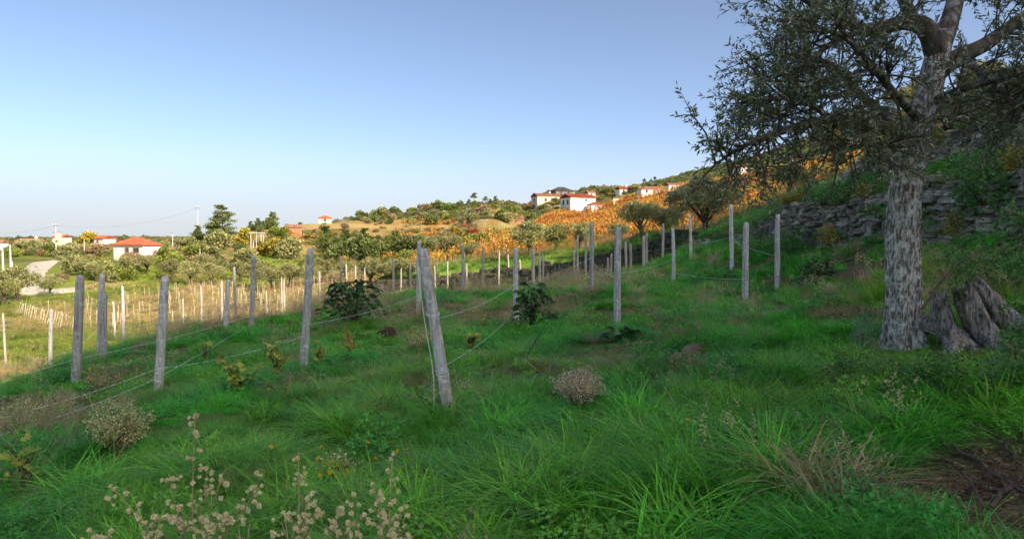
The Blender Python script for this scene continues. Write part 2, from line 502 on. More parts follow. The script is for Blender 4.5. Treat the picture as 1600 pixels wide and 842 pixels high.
DEADWOOD = mat_noise('dead_wood', (0.42, 0.40, 0.37), (0.06, 0.05, 0.042), 20, 0.95, 1.0, (2.6, 2.6, 0.35), c3=(0.05, 0.065, 0.025), c3scale=3.0, bscale=30)
TWIG = mat_noise('twig', (0.12, 0.09, 0.07), (0.06, 0.045, 0.035), 12, 0.9)
PLASTER = mat_noise('white_plaster', (0.80, 0.78, 0.74), (0.70, 0.68, 0.64), 0.6, 0.9)
CREAM = mat_noise('cream_plaster', (0.66, 0.58, 0.46), (0.55, 0.47, 0.37), 0.6, 0.9)
PINK = mat_noise('pink_plaster', (0.62, 0.42, 0.36), (0.52, 0.35, 0.3), 0.6, 0.9)
GREYWALL = mat_noise('grey_render', (0.20, 0.19, 0.185), (0.13, 0.125, 0.12), 0.8, 0.9)
TILE = mat_noise('clay_tile', (0.40, 0.115, 0.06), (0.27, 0.075, 0.045), 1.8, 0.85, 0.3, (1, 1, 1), objvar=0.12)
TILE_O = mat_noise('old_clay_tile', (0.36, 0.19, 0.12), (0.24, 0.12, 0.08), 1.5, 0.9, 0.3)
SLATE = mat_noise('dark_roof', (0.09, 0.085, 0.085), (0.05, 0.05, 0.05), 1.5, 0.8)
BRICKW = mat_noise('raw_brick', (0.40, 0.20, 0.12), (0.28, 0.14, 0.09), 2.5, 0.9)
GLASS = mat_noise('window_glass', (0.03, 0.032, 0.036), (0.02, 0.022, 0.025), 1, 0.35, spec=0.3)
FRAMEW = mat_noise('window_frame', (0.22, 0.18, 0.15), (0.16, 0.13, 0.11), 3, 0.7)
DOORM = mat_noise('door_wood', (0.12, 0.07, 0.04), (0.08, 0.05, 0.03), 6, 0.7)
ROADM = mat_noise('road_gravel', (0.52, 0.47, 0.41), (0.42, 0.38, 0.33), 0.7, 0.95, 0.2, c3=(0.34, 0.29, 0.22), c3scale=0.25)
CONC = mat_noise('pole_concrete', (0.58, 0.54, 0.48), (0.44, 0.41, 0.37), 2, 0.9)
DARKMETAL = mat_noise('dark_metal', (0.08, 0.08, 0.085), (0.05, 0.05, 0.052), 4, 0.5)

# ground: colour attribute broken up by soil-scale noise
def ground_mat():
    m, n, l, b = new_mat('soil_and_turf')
    at = n.new('ShaderNodeAttribute'); at.attribute_name = 'col'
    ge = n.new('ShaderNodeNewGeometry')
    def nz(scale, det=6):
        t = n.new('ShaderNodeTexNoise'); t.inputs['Scale'].default_value = scale; t.inputs['Detail'].default_value = det; t.inputs['Roughness'].default_value = 0.65
        l.new(ge.outputs['Position'], t.inputs['Vector']); return t
    a, c = nz(0.8), nz(9.0)
    ad = n.new('ShaderNodeMath'); ad.operation = 'ADD'; l.new(a.outputs['Fac'], ad.inputs[0]); l.new(c.outputs['Fac'], ad.inputs[1])
    mr = n.new('ShaderNodeMapRange'); mr.inputs['From Min'].default_value = 0.7; mr.inputs['From Max'].default_value = 1.3
    mr.inputs['To Min'].default_value = 0.55; mr.inputs['To Max'].default_value = 1.4
    l.new(ad.outputs[0], mr.inputs['Value'])
    hs = n.new('ShaderNodeHueSaturation'); l.new(at.outputs['Color'], hs.inputs['Color']); l.new(mr.outputs['Result'], hs.inputs['Value'])
    l.new(hs.outputs['Color'], b.inputs['Base Color'])
    b.inputs['Roughness'].default_value = 1.0; b.inputs['Specular IOR Level'].default_value = 0.1
    bp = n.new('ShaderNodeBump'); bp.inputs['Strength'].default_value = 0.7; bp.inputs['Distance'].default_value = 0.03
    l.new(c.outputs['Fac'], bp.inputs['Height']); l.new(bp.outputs['Normal'], b.inputs['Normal'])
    return m
GROUND = ground_mat()

# ------------------------------------------------------------------ ground
SOIL = np.array([0.115, 0.075, 0.048]); SOILR = np.array([0.19, 0.11, 0.06]); TURF = np.array([0.10, 0.24, 0.036])
TAN = np.array([0.34, 0.27, 0.125]); MEADOW = np.array([0.17, 0.22, 0.035]); SCRUB = np.array([0.085, 0.10, 0.032]); OCHRE = np.array([0.33, 0.17, 0.055])

def lerp(a, b, t):
    t = np.asarray(t)[..., None]
    return a * (1 - t) + b * t

def near_field(x, y):
    """1 inside the near vineyard terrace"""
    left = sstep(x, -10.3, -9.3)
    ymax = np.interp(x, [-10, -7, -2.6, 3, 8], [19.5, 22.5, 28.5, 31.5, 32])
    return left * (1 - sstep(y, ymax - 0.5, ymax + 1)) * (1 - sstep(x, 7.6, 8.2))

def dryness(x, y):
    """share of dry grass and bare soil in the near field"""
    n = fbm(x * 0.35 + 4, y * 0.35, 2.0, 4)
    far = sstep(y, 12.5, 19) * (1 - sstep(x, -1.5, 4.5))
    far2 = sstep(y, 17, 25)
    return np.clip(sstep(n, 0.60, 0.74) * 0.35 + 0.80 * far * sstep(n, 0.34, 0.54) + 0.55 * far2 * (1 - 0.6 * sstep(x, 1, 4)) * sstep(n, 0.38, 0.55), 0, 1)

def vineyard_mask(x, y):
    u, v, d = project(np.stack([x, y, H(x, y)], -1))
    left = np.interp(y, [55, 70, 90, 110, 150, 190, 215], [-16, -15, -12.5, -8.5, -1.5, 8, 22])
    return sstep(x - left, -1, 2) * sstep(y - (far_line(x) + 9), 0, 3) * (1 - sstep(y, 214, 224)) * (1 - sstep(x, 78, 84)) * sstep(y - (30 + x * 0.75), 0, 4)

def bare_earth(x, y):
    wob = 0.35 * (fbm(x * 2.2, y * 2.2, 21.0, 3) - 0.5)
    return np.exp(-(((x - 2.66 + wob) / 0.80) ** 2 + ((y - 3.55 + wob) / 0.85) ** 2) ** 2) + 0.9 * np.exp(-(((x - 6.3) / 0.55) ** 2 + ((y - 12.0) / 2.0) ** 2))

def cover(x, y, h):
    n1 = fbm(x * 0.05 + 3, y * 0.05, 0.0, 4); n2 = fbm(x * 0.25, y * 0.25, 4.0, 4); n3 = fbm(x * 0.02, y * 0.02 + 7, 9.0, 3)
    c = lerp(np.broadcast_to(SCRUB, x.shape + (3,)), TAN * 0.75, sstep(n2, 0.45, 0.65))
    c = lerp(c, MEADOW * 0.85, sstep(n1, 0.48, 0.60) * 0.8)
    c = lerp(c, OCHRE, sstep(n3, 0.55, 0.66) * 0.7)
    # terraces of ochre stubble on the hillside in the middle
    hill = sstep(y, 125, 150) * (1 - sstep(y, 240, 262)) * sstep(x, -95, -75) * (1 - sstep(x, -12, 6))
    c = lerp(c, lerp(np.broadcast_to(OCHRE, c.shape), TAN, sstep(n2, 0.4, 0.6)), hill * sstep(n1, 0.38, 0.5) * 0.85)
    # high hill: dark scrub
    c = lerp(c, SCRUB * np.array([0.8, 0.85, 0.9]), sstep(y, 300, 350) * sstep(x, 10, 60))
    # meadow round the hut and the lower field
    mead = (1 - sstep(x, -24, -12)) * sstep(y, 24, 32) * (1 - sstep(y, 118, 135))
    c = lerp(c, lerp(np.broadcast_to(MEADOW, c.shape), TAN, sstep(n2, 0.55, 0.7)), mead * 0.9)
    stk = sstep(x, -42, -39) * (1 - sstep(x, -4, -1)) * sstep(y, 44, 47) * (1 - sstep(y, 88, 93))
    c = lerp(c, lerp(np.broadcast_to(TAN * 0.95, c.shape), MEADOW * 0.8, sstep(n2, 0.5, 0.62) * 0.5), stk)
    # grass strip on top of the far terrace wall
    strip = far_rise(x) / 1.25 * sstep(y - far_line(x), 0.1, 0.5) * (1 - sstep(y - far_line(x), 5, 9))
    c = lerp(c, MEADOW * np.array([0.8, 1.1, 0.9]), strip)
    vm = vineyard_mask(x, y)
    c = lerp(c, lerp(np.broadcast_to(OCHRE * 0.8, c.shape), MEADOW * 0.7, sstep(n2, 0.5, 0.65)), vm)
    # near field
    nf = near_field(x, y)
    nearc = lerp(lerp(np.broadcast_to(TURF, c.shape), SOIL, sstep(n2, 0.42, 0.6) * 0.7), SOILR, dryness(x, y) * 0.75)
    c = lerp(c, nearc, nf)
    # slope right of the wall, shaded bank
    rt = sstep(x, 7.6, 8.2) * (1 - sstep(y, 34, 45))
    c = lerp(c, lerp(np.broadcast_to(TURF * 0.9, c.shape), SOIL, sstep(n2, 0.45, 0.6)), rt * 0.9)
    # bare earth on the bank below the olive
    c = lerp(c, SOIL * 1.15, np.clip(bare_earth(x, y) * 1.3, 0, 0.95))
    return c

def spaced(lo, hi, fine_lo, fine_hi, step, grow):
    a = list(np.arange(fine_lo, fine_hi, step)); s = step; p = a[-1]
    while p < hi: s *= grow; p += s; a.append(p)
    s = step; p = fine_lo; b = []
    while p > lo: s *= grow; p -= s; b.append(p)
    return np.array(b[::-1] + a)
gx = spaced(-640, 900, -10.5, 10.5, 0.15, 1.055)
gy = spaced(-160, 1200, 1.5, 26, 0.17, 1.035)
GX, GY = np.meshgrid(gx, gy, indexing='ij')
GZ = H(GX, GY)
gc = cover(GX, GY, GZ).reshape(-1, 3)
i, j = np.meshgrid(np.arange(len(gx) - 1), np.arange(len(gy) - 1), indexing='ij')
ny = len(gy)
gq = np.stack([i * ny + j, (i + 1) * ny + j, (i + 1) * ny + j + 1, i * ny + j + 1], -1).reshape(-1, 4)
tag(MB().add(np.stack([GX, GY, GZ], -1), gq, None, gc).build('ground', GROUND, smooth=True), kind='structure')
print('ground', len(gq))
H_exact = H
def H(x, y):
    """height of the ground mesh itself (bilinear on its grid)"""
    x = np.asarray(x, float); y = np.asarray(y, float)
    a = np.clip(np.searchsorted(gx, x) - 1, 0, len(gx) - 2); b = np.clip(np.searchsorted(gy, y) - 1, 0, len(gy) - 2)
    fx = np.clip((x - gx[a]) / (gx[a + 1] - gx[a]), 0, 1); fy = np.clip((y - gy[b]) / (gy[b + 1] - gy[b]), 0, 1)
    return (GZ[a, b] * (1 - fx) + GZ[a + 1, b] * fx) * (1 - fy) + (GZ[a, b + 1] * (1 - fx) + GZ[a + 1, b + 1] * fx) * fy

# the pale farm road on the left
def ribbon(name, ctrl, width, mat, lift, kind='structure'):
    c = curve_pts(np.array([(x, y, 0) for x, y in ctrl]), 90)
    t = norm(np.gradient(c, axis=0)); nrm = np.stack([-t[:, 1], t[:, 0], 0 * t[:, 0]], -1)
    wv = np.interp(np.linspace(0, 1, len(c)), np.linspace(0, 1, len(width)), width)
    m = 7
    off = np.linspace(-.5, .5, m)
    V = c[:, None] + nrm[:, None] * (off[None, :, None] * wv[:, None, None])
    e = (fbm(V[..., 0] * 0.6, V[..., 1] * 0.6, 2.0, 3) - 0.5) * 0.9 * (np.abs(off) > 0.45)[None]
    V = V + nrm[:, None] * e[..., None]
    V[..., 2] = H(V[..., 0], V[..., 1]) + lift
    V[:, 0, 2] -= lift * 1.5; V[:, -1, 2] -= lift * 1.5
    i, j = np.meshgrid(np.arange(len(c) - 1), np.arange(m - 1), indexing='ij')
    q = np.stack([i * m + j, (i + 1) * m + j, (i + 1) * m + j + 1, i * m + j + 1], -1).reshape(-1, 4)[:, ::-1]
    return tag(MB().add(V, q).build(name, mat, smooth=True), kind=kind)
_r = hit([125, 95, 60, 38, 34, 48, 66, 70], [452, 455, 457, 446, 434, 422, 413, 409])
ribbon('road', [(p[0], p[1]) for p in _r], [2.5, 3.2, 4, 5, 6, 6.5, 6.5, 6], ROADM, 0.16)
_r = hit([-40, -10, 20, 42], [441, 437, 431, 425])
ribbon('road', [(p[0], p[1]) for p in _r], [6.5, 6.5, 5.5, 4], ROADM, 0.14)

# ------------------------------------------------------------------ dry stone walls
def stone_mesh(seed, mat):
    """a chamfered, uneven slab of unit size (44 triangles)"""
    r = np.random.default_rng(seed)
    b = 0.16
    base = []
    for sx in (-1, 1):
        for sy in (-1, 1):
            for sz in (-1, 1):
                for ax in range(3):
                    p = np.array([sx, sy, sz]) * 0.5
                    q = p.copy() * (1 - 2 * b * r.uniform(0.5, 1.5)); q[ax] = p[ax]
                    base.append(q)
    V = np.array(base) + r.uniform(-0.05, 0.05, (24, 3))
    idx = lambda sx, sy, sz, ax: (((sx > 0) * 2 + (sy > 0)) * 2 + (sz > 0)) * 3 + ax
    Q, T = [], []
    for ax in range(3):
        o = [a for a in range(3) if a != ax]
        for s in (-1, 1):
            f = []
            for (a, c) in ((-1, -1), (1, -1), (1, 1), (-1, 1)):
                k = [0, 0, 0]; k[ax] = s; k[o[0]] = a; k[o[1]] = c
                f.append(idx(*k, ax))
            if (s > 0) == (ax == 1): f = f[::-1]
            Q.append(f)
    for ax in range(3):          # edge faces, along axis ax
        o = [a for a in range(3) if a != ax]
        for a in (-1, 1):
            for c in (-1, 1):
                k0 = [0, 0, 0]; k0[o[0]] = a; k0[o[1]] = c; k1 = list(k0); k0[ax] = -1; k1[ax] = 1
                Q.append([idx(*k0, o[0]), idx(*k1, o[0]), idx(*k1, o[1]), idx(*k0, o[1])])
    for sx in (-1, 1):
        for sy in (-1, 1):
            for sz in (-1, 1):
                T.append([idx(sx, sy, sz, 0), idx(sx, sy, sz, 1), idx(sx, sy, sz, 2)])
    return V, Q, T
STONES = [stone_mesh(s, None) for s in range(8)]
STONE_ME = [MB().add(*s).mesh('stone', STONE) for s in STONES]

def stone_wall(name, path, rise, base_z, label, seed, limit=300, mat=STONE, course=(0.05, 0.14), length=(0.10, 0.40), depth=0.32):
    """path(s)->(x, y), outward normal to the left of travel; stones in rough courses"""
    r = np.random.default_rng(seed)
    e = empty(name, (*path(0.5)[:2], float(base_z(0.5))))
    tag(e, label, 'stone wall')
    S = np.linspace(0, 1, 400)
    pts = np.array([path(s) for s in S]); L = np.concatenate([[0], np.cumsum(np.hypot(*np.diff(pts, axis=0).T))])
    total = L[-1]
    found = []
    z = -0.08
    RS = np.array([float(rise(s)) for s in S]); BS = np.array([float(base_z(s)) for s in S]); zmax = RS.max() + 0.12
    while z < zmax:
        ch = r.uniform(*course); p = r.uniform(0, 0.3)
        while p < total:
            ln = r.uniform(*length) * (1.25 if ch > 0.13 else 1)
            s = np.interp(p + ln / 2, L, S)
            top = np.interp(s, S, RS) + 0.55 * (fbm(p * 0.7, seed, 0, 3) - 0.55)
            if z + ch * 0.6 < top:
                x, y = path(s); x2, y2 = path(min(s + 0.005, 1)); x1, y1 = path(max(s - 0.005, 0))
                ang = math.atan2(y2 - y1, x2 - x1)
                out = r.uniform(-0.08, 0.12) - 0.14 * z / max(zmax, .3)
                nx, ny_ = -math.sin(ang), math.cos(ang)
                found.append((x + nx * out, y + ny_ * out, np.interp(s, S, BS) + z + ch / 2 + 0.05 * math.sin(p * 0.8), ln * r.uniform(0.9, 1.04), depth * r.uniform(0.8, 1.1), ch * r.uniform(0.85, 1.12),
                              ang + r.normal() * 0.16, r.normal() * 0.11, r.integers(8)))
            p += ln
        z += ch * 0.96
    f = np.array(found)
    d2 = f[:, 0] ** 2 + f[:, 1] ** 2
    u, v, dep = project(f[:, :3])
    vis = (u > -20) & (u < 1640) & (v < 850)
    size = np.where(vis, f[:, 3] * f[:, 5] / d2, 0)
    order = np.argsort(-size)
    fill = MB()
    base = np.array(e.location)
    for rank, k in enumerate(order):
        x, y, z, a, b, c, ang, tilt, pm = f[k]
        if rank < limit and size[k] > 0:
            o = bpy.data.objects.new('stone', STONE_ME[int(pm)]); COL.objects.link(o); o.parent = e
            o.location = (x - base[0], y - base[1], z - base[2]); o.scale = (a, b, c); o.rotation_euler = (0, tilt, ang)
        else:
            V, Q, T = STONES[int(pm)]
            V = V * np.array([a, b, c]); ca, sa = math.cos(ang), math.sin(ang)
            V = V @ np.array([[ca, sa, 0], [-sa, ca, 0], [0, 0, 1]]) + np.array([x, y, z]) - base
            fill.add(V, Q, T)
    if fill.n:
        o = fill.build('stone_courses', mat, e); o['kind'] = 'stuff'
    return e

def _near_path(s):
    y = 5.5 + s * (29 - 5.5); return (float(wall_line(y)) - 0.02, y)
stone_wall('dry_stone_wall', _near_path, lambda s: wall_rise(5.5 + s * 23.5) + 0.05, lambda s: Hbase(_near_path(s)[0] - 0.3, _near_path(s)[1]) - 0.02,
           'long mossy dry stone terrace wall behind the big olive trunk', 11)
def _up_path(s):
    y = 12 + s * 9.0; return (WALL2_X + 0.1 * math.sin(s * 9), y)
stone_wall('dry_stone_wall', _up_path, lambda s: wall2_rise(12 + s * 9) + 0.1, lambda s: H(WALL2_X - 0.3, 12 + s * 9) - 0.02,
           'upper tumbled stone wall set back above the grassy ledge', 12)
def _far_path(s):
    x = 10.2 - s * 21.0; return (x, float(far_line(x)) - 0.02)
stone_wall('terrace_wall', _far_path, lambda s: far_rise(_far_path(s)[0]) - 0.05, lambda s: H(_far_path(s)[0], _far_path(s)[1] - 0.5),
           'dark stone terrace wall under the bright grass strip, behind the posts', 13, limit=0, mat=STONE_SHADED, course=(0.12, 0.28), length=(0.25, 0.7))

# ------------------------------------------------------------------ vineyard posts
def post_mesh(mb, base, top, w, sides=14, rings=26, seed=0, square=0.55, sink=0.35):
    base, top = np.asarray(base, float), np.asarray(top, float)
    ax = norm(top - base); b0 = base - ax * sink
    s = np.linspace(0, 1, rings)
    pts = b0 + (top - b0) * s[:, None]
    r = np.random.default_rng(seed)
    bow = r.normal(size=3) * 0.012; bow[2] = 0
    pts = pts + np.sin(s * math.pi)[:, None] * bow
    th = np.arange(sides) * 2 * math.pi / sides + 0.3
    sq = 1 / np.maximum(np.abs(np.cos(th - 0.3)), np.abs(np.sin(th - 0.3)))
    prof = (1 - square) + square * np.minimum(sq, 1.28)
    R = w / 2 * prof[None] * (1.08 - 0.16 * s[:, None])
    R = R * (1 + 0.10 * (fbm(np.cos(th)[None] * 2 + seed, np.sin(th)[None] * 2, s[:, None] * 9, 3) - 0.5))
    # drying cracks
    R = R * (1 - 0.10 * np.exp(-((((th - 1.1 - seed) % 6.283) - 3 + 0.3 * np.sin(s[:, None] * 6 + seed)) / 0.18) ** 2))
    R[-1] *= 0.86
    slant = r.normal(size=2) * 0.22
    N = norm(np.cross(ax, [0, 1, 0.01])); B = np.cross(ax, N)
    V = (pts[:, None] + (np.cos(th)[None, :, None] * N + np.sin(th)[None, :, None] * B) * R[..., None]).reshape(-1, 3)
    V = V.reshape(rings, sides, 3); V[-2:, :, 2] += ((np.cos(th) * slant[0] + np.sin(th) * slant[1]) * w / 2 + 0.10 * w * r.normal(size=sides))[None] * np.array([[0.6], [1.0]]); V = V.reshape(-1, 3)
    V = np.concatenate([V, [pts[-1] + ax * 0.012]])
    i, j = np.meshgrid(np.arange(rings - 1), np.arange(sides), indexing='ij'); j2 = (j + 1) % sides
    Q = np.stack([i * sides + j, i * sides + j2, (i + 1) * sides + j2, (i + 1) * sides + j], -1).reshape(-1, 4)
    T = [(len(V) - 1, (rings - 1) * sides + k, (rings - 1) * sides + (k + 1) % sides) for k in range(sides)]
    mb.add(V, Q, T)

# (u_base, v_base, u_top, v_top, width m, label or None)
ORD = ['zeroth', 'first', 'second', 'third', 'fourth', 'fifth', 'sixth', 'seventh', 'eighth', 'ninth', 'tenth', 'eleventh', 'twelfth', 'thirteenth', 'fourteenth', 'fifteenth',
       'sixteenth', 'seventeenth', 'eighteenth', 'nineteenth', 'twentieth']
def ordinal(n):
    tens = ['', '', 'twenty', 'thirty', 'forty', 'fifty', 'sixty', 'seventy', 'eighty', 'ninety']
    if n <= 20: return ORD[n]
    if n % 10 == 0: return tens[n // 10][:-1] + 'ieth'
    return tens[n // 10] + '-' + ORD[n % 10]
def ordinal_labels(group, phrase):
    """alike things of a group, told apart by their place from the left"""
    g = sorted([o for o in COL.objects if o.get('group') == group and o.parent is None], key=lambda o: project(np.array(o.location))[0])
    for k, o in enumerate(g): o['label'] = f'{ordinal(k + 1)} {phrase}' if k < 99 else f'one of the last at right: {phrase}'
near_posts = [
    (704, 660, 660, 389, 0.125, 'nearest grey post, leaning left with wire tied round it', 6.67),
    (473, 582, 485, 390, 0.12, 'tall grey post leaning right, left of the broad-leaved bush', 9.45),
    (247, 620, 258, 434, 0.125, 'big pale grey post second from the left in the foreground', 9.7),
    (118, 593, 125, 431, 0.145, 'leftmost big lichen-grey post, standing in the grass', 11.2),
    (162, 558, 162, 459, 0.15, 'short thick grey post beside a thinner one, left side', 13.4),
    (157, 548, 160, 429, 0.13, 'tall thin post just behind the short thick post, left side', 14.6),
    (391, 516, 396, 400, 0.115, 'grey post standing on bare reddish soil with stones', 15.6),
    (353, 513, 356, 437, 0.12, 'shorter grey post left of the red soil patch', 16.4),
    (808, 508, 806, 389, 0.12, 'grey post beside the dark leafy sapling', 15.2),
    (965, 510, 966, 356, 0.12, 'sturdy grey post standing alone in the green grass, centre right', 11.8),
    (1165, 474, 1166, 348, 0.125, 'grey post with pale flat top, nearer of the right-hand pair', 14.2),
    (1215, 453, 1215, 336, 0.12, 'rightmost grey post in front of the stone wall', 15.4),
    (1144, 415, 1142, 321, 0.115, 'slim tall grey post reaching into the yellow vine leaves', 18.8),
    (1051, 446, 1051, 357, 0.11, 'grey post in the grass left of the right-hand pair', 19.6),
    (1079, 404, 1078, 336, 0.11, 'grey post in front of the round olive tree by the wall', 25.5),
    (926, 455, 925, 349, 0.115, 'grey post with yellow weeds at its foot, left of centre-right post', 16.9),
    (654, 490, 655, 378, 0.115, 'grey post just behind the top of the leaning post', 16.5),
    (723, 459, 723, 383, 0.11, 'pale post in dry grass right of the leaning post', 23.4),
    (77, 541, 80, 484, 0.17, 'dark weathered post below the terrace edge at far left', 30.0),
]
mid_posts = [(8, 542, 490), (179, 513, 471), (194, 515, 450), (286, 493, 468), (314, 484, 447), (346, 479, 440), (369, 482, 418), (417, 478, 455), (441, 473, 436), (444, 471, 437), (499, 476, 425), (518, 462, 437),
             (535, 464, 401), (542, 450, 413), (556, 447, 417), (570, 460, 420), (614, 462, 405), (626, 454, 420), (643, 471, 410), (680, 452, 416), (700, 451, 410), (729, 444, 413), (754, 443, 387), (779, 434, 394),
             (795, 434, 398), (813, 437, 406), (834, 458, 389), (843, 443, 395), (848, 443, 398), (853, 437, 406), (862, 434, 408), (898, 418, 391), (903, 418, 370), (915, 417, 363),
             (949, 423, 403), (954, 421, 397), (979, 425, 378), (986, 415, 380), (1006, 431, 370), (1010, 403, 364), (1035, 403, 350)]
POSTS = {}
for k, (ub, vb, ut, vt, wd, lab, d) in enumerate(near_posts):
    x = (ub - 800) / F * d
    b = P(ub, vb, d); b[2] = H(b[0], b[1]) - 0.02
    t = P(ut, vt, d + (0.15 if k == 0 else 0.0))
    mb = MB(); post_mesh(mb, b * 0, t - b, wd * 0.92, seed=k, square=0.2 if k == 0 else float(rng.uniform(.15, .9)))
    o = mb.build('vineyard_post', POST_W, smooth=True, loc=tuple(b))
    tag(o, lab, 'post', 'vineyard posts in the near field')
    POSTS[ub] = (b, t, o)
PM = []
for k in range(6):
    mb = MB(); post_mesh(mb, (0, 0, 0), (0.02 * (k - 3), 0, 1.0), 0.115, 8, 7, seed=20 + k, square=0.6, sink=0.15)
    PM.append((mb.mesh('vineyard_post', POST_W, True), MB()))
    mb = MB(); post_mesh(mb, (0, 0, 0), (0.02 * (k - 3), 0, 1.0), 0.115, 8, 7, seed=20 + k, square=0.6, sink=0.15)
    PM[-1] = (PM[-1][0], mb.mesh('vineyard_post', POST_P, True))
mid_posts.sort()
for k, (u, vb, vt) in enumerate(mid_posts):
    d = min(F * 1.65 / (vb - vt), 46)
    if u > 890: d = min(d, 34)
    b = P(u, vb, d); b[2] = H(b[0], b[1]); t = P(u, vt, d)
    hgt = float(np.clip(t[2] - b[2], 0.9, 3.2))
    o = bpy.data.objects.new('vineyard_post', PM[k % 6][1 if (u > 410 or u < 100) else 0]); COL.objects.link(o)
    o.location = (b[0], b[1], t[2] - hgt); o.scale = (1, 1, hgt)
    half = 'left' if k < 20 else 'right'
    n = k + 1 if k < 20 else len(mid_posts) - k
    if n <= 20: lab = f'{ORD[n]} thin pale post counted from the {half} among the mid-distance trellis posts'
    else: lab = 'middle one of the thin pale mid-distance trellis posts'
    tag(o, lab, 'post', 'mid-distance trellis posts')
    POSTS[u] = (b, t, o)

# wire tied round the leaning post
b0, t0, po = POSTS[704]
mb = MB()
for s in (0.28, 0.30, 0.62, 0.63, 0.95):
    c = (t0 - b0) * s
    th = np.linspace(0, 2 * math.pi, 17)
    tube(mb, np.stack([c[0] + 0.066 * np.cos(th), c[1] + 0.066 * np.sin(th), c[2] + 0.012 * np.sin(th) + 0.0 * th], -1), 0.0035, 4, cap=False)
wt = [(t0 - b0) * 0.95 + np.array([-0.07, -0.03, 0]), (t0 - b0) * 0.6 + np.array([-0.09, -0.03, 0]), (t0 - b0) * 0.28 + np.array([-0.09, -0.03, 0]), np.array([-0.16, -0.05, 0.0])]
tube(mb, curve_pts(wt, 14), 0.004, 4)
mb.build('wire_tie', WIRE, po)

# ------------------------------------------------------------------ trellis wires
def wire(a, b, sag, label, rad=0.0040):
    a, b = np.asarray(a, float), np.asarray(b, float)
    L = np.linalg.norm(b - a); n = int(min(max(L / 0.07, 10), 420))
    s = np.linspace(0, 1, n)
    p = a + (b - a) * s[:, None]; p[:, 2] -= sag * 4 * s * (1 - s)
    o = MB(); R = np.where(np.arange(n) % 2 == 0, rad, rad * 0.3)
    tube(o, p - a, R, 4)
    return tag(o.build('trellis_wire', WIRE, loc=tuple(a)), label, 'wire', 'trellis wires')
def on_post(u, h):
    b, t, _ = POSTS[u]
    f = h / max(t[2] - b[2], 0.5); return b + (t - b) * f + np.array([0, -0.07, 0])
wire(P(-40, 583, 8.2), on_post(118, 0.55), 0.02, 'upper twisted wire running from left edge to the leftmost big post')
wire(P(-40, 601, 8.2), on_post(118, 0.40), 0.02, 'lower twisted wire running from left edge to the leftmost big post')
wire(on_post(118, 0.55), on_post(157, 0.62), 0.01, 'upper short wire between the leftmost big post and the thin post behind')
wire(on_post(118, 0.40), on_post(391, 0.35), 0.05, 'long low wire behind the second big post, left side')
wire(on_post(162, 0.62), on_post(391, 0.55), 0.04, 'upper wire from the short thick post to the red soil post')
wire(P(-40, 690, 6.5), on_post(247, 0.28), 0.05, 'lower wire slanting from left edge to the second big post')
wire(P(-40, 662, 6.9), on_post(247, 0.42), 0.05, 'middle wire slanting from left edge to the second big post')
wire(on_post(247, 0.28), on_post(391, 0.16), 0.02, 'slack wire from the second big post towards the red soil')
wire(on_post(247, 0.42), on_post(473, 0.55), 0.06, 'slack wire hanging between the second big post and the tall leaning-right post')
wire(on_post(473, 0.70), on_post(654, 0.45), 0.06, 'wire crossing the broad-leaved bush behind the tall leaning-right post')
wire(on_post(473, 1.45), on_post(654, 1.60), 0.16, 'top wire from the tall leaning-right post to the post behind')
wire(on_post(391, 1.25), on_post(535, 1.35), 0.10, 'top wire above the stakes right of the red soil post')
wire(on_post(704, 0.55), on_post(808, 0.42), 0.10, 'slack wire curving from the nearest leaning post to the leafy sapling')
wire(on_post(704, 1.02), on_post(808, 1.0), 0.10, 'upper wire from the nearest leaning post to the sapling post')
wire(on_post(808, 0.95), on_post(926, 0.9), 0.08, 'wire between the sapling post and the yellow-weed post')
wire(on_post(965, 0.85), on_post(926, 0.75), 0.04, 'short wire left of the sturdy lone post')
wire(on_post(965, 0.95), on_post(1051, 0.8), 0.07, 'wire running right from the sturdy lone post')
wire(on_post(1165, 0.55), on_post(1051, 0.40), 0.05, 'low wire left of the right-hand pair of posts')
wire(on_post(1165, 1.1), on_post(1144, 0.95), 0.04, 'upper wire between the right-hand pair and the slim tall post')
wire(on_post(1215, 0.75), on_post(1144, 0.8), 0.05, 'wire from the rightmost post back to the slim tall post')
wire(on_post(1144, 0.9), on_post(1079, 0.6), 0.05, 'wire between the slim tall post and the post by the round olive')
wire(on_post(1079, 0.6), on_post(1006, 0.8), 0.05, 'wire left of the post by the round olive')
wire(on_post(654, 1.3), on_post(723, 1.2), 0.08, 'upper wire behind the leaning post to the dry-grass post')

# ------------------------------------------------------------------ young vineyard of thin stakes
stake_me = []
for k in range(4):
    mb = MB(); r = np.random.default_rng(60 + k)
    pts = [(0, 0, -0.15), (r.normal() * 0.008, r.normal() * 0.008, 0.5), (r.normal() * 0.03, r.normal() * 0.03, 0.96), (r.normal() * 0.03, 0, 1.0)]
    tube(mb, pts, [0.019, 0.018, 0.017, 0.008], 6); stake_me.append(mb.mesh('vine_stake', STAKE))
r = np.random.default_rng(61)
cand = []
for row in range(26):
    y0 = 46.5 + row * 1.75
    for x in np.arange(-41, 0, 1.35):
        y = y0 + 0.10 * (x + 20) + r.normal() * 0.12
        xx = x + r.normal() * 0.15
        cand.append((xx, y))
cand = np.array(cand)
u, v, dep = project(np.stack([cand[:, 0], cand[:, 1], H(cand[:, 0], cand[:, 1])], -1))
keep = (u > 62) & (u < 800) & (cand[:, 1] < 90) & (cand[:, 1] < far_line(cand[:, 0]) + 60) & ~((cand[:, 0] > -9) & (cand[:, 1] > 45) & (cand[:, 1] < 60)) & (r.uniform(size=len(u)) < 0.42)
keep &= ~((u < 130) & (v > 490))
cand = cand[keep]
cand = cand[np.argsort(cand[:, 1])][:300]
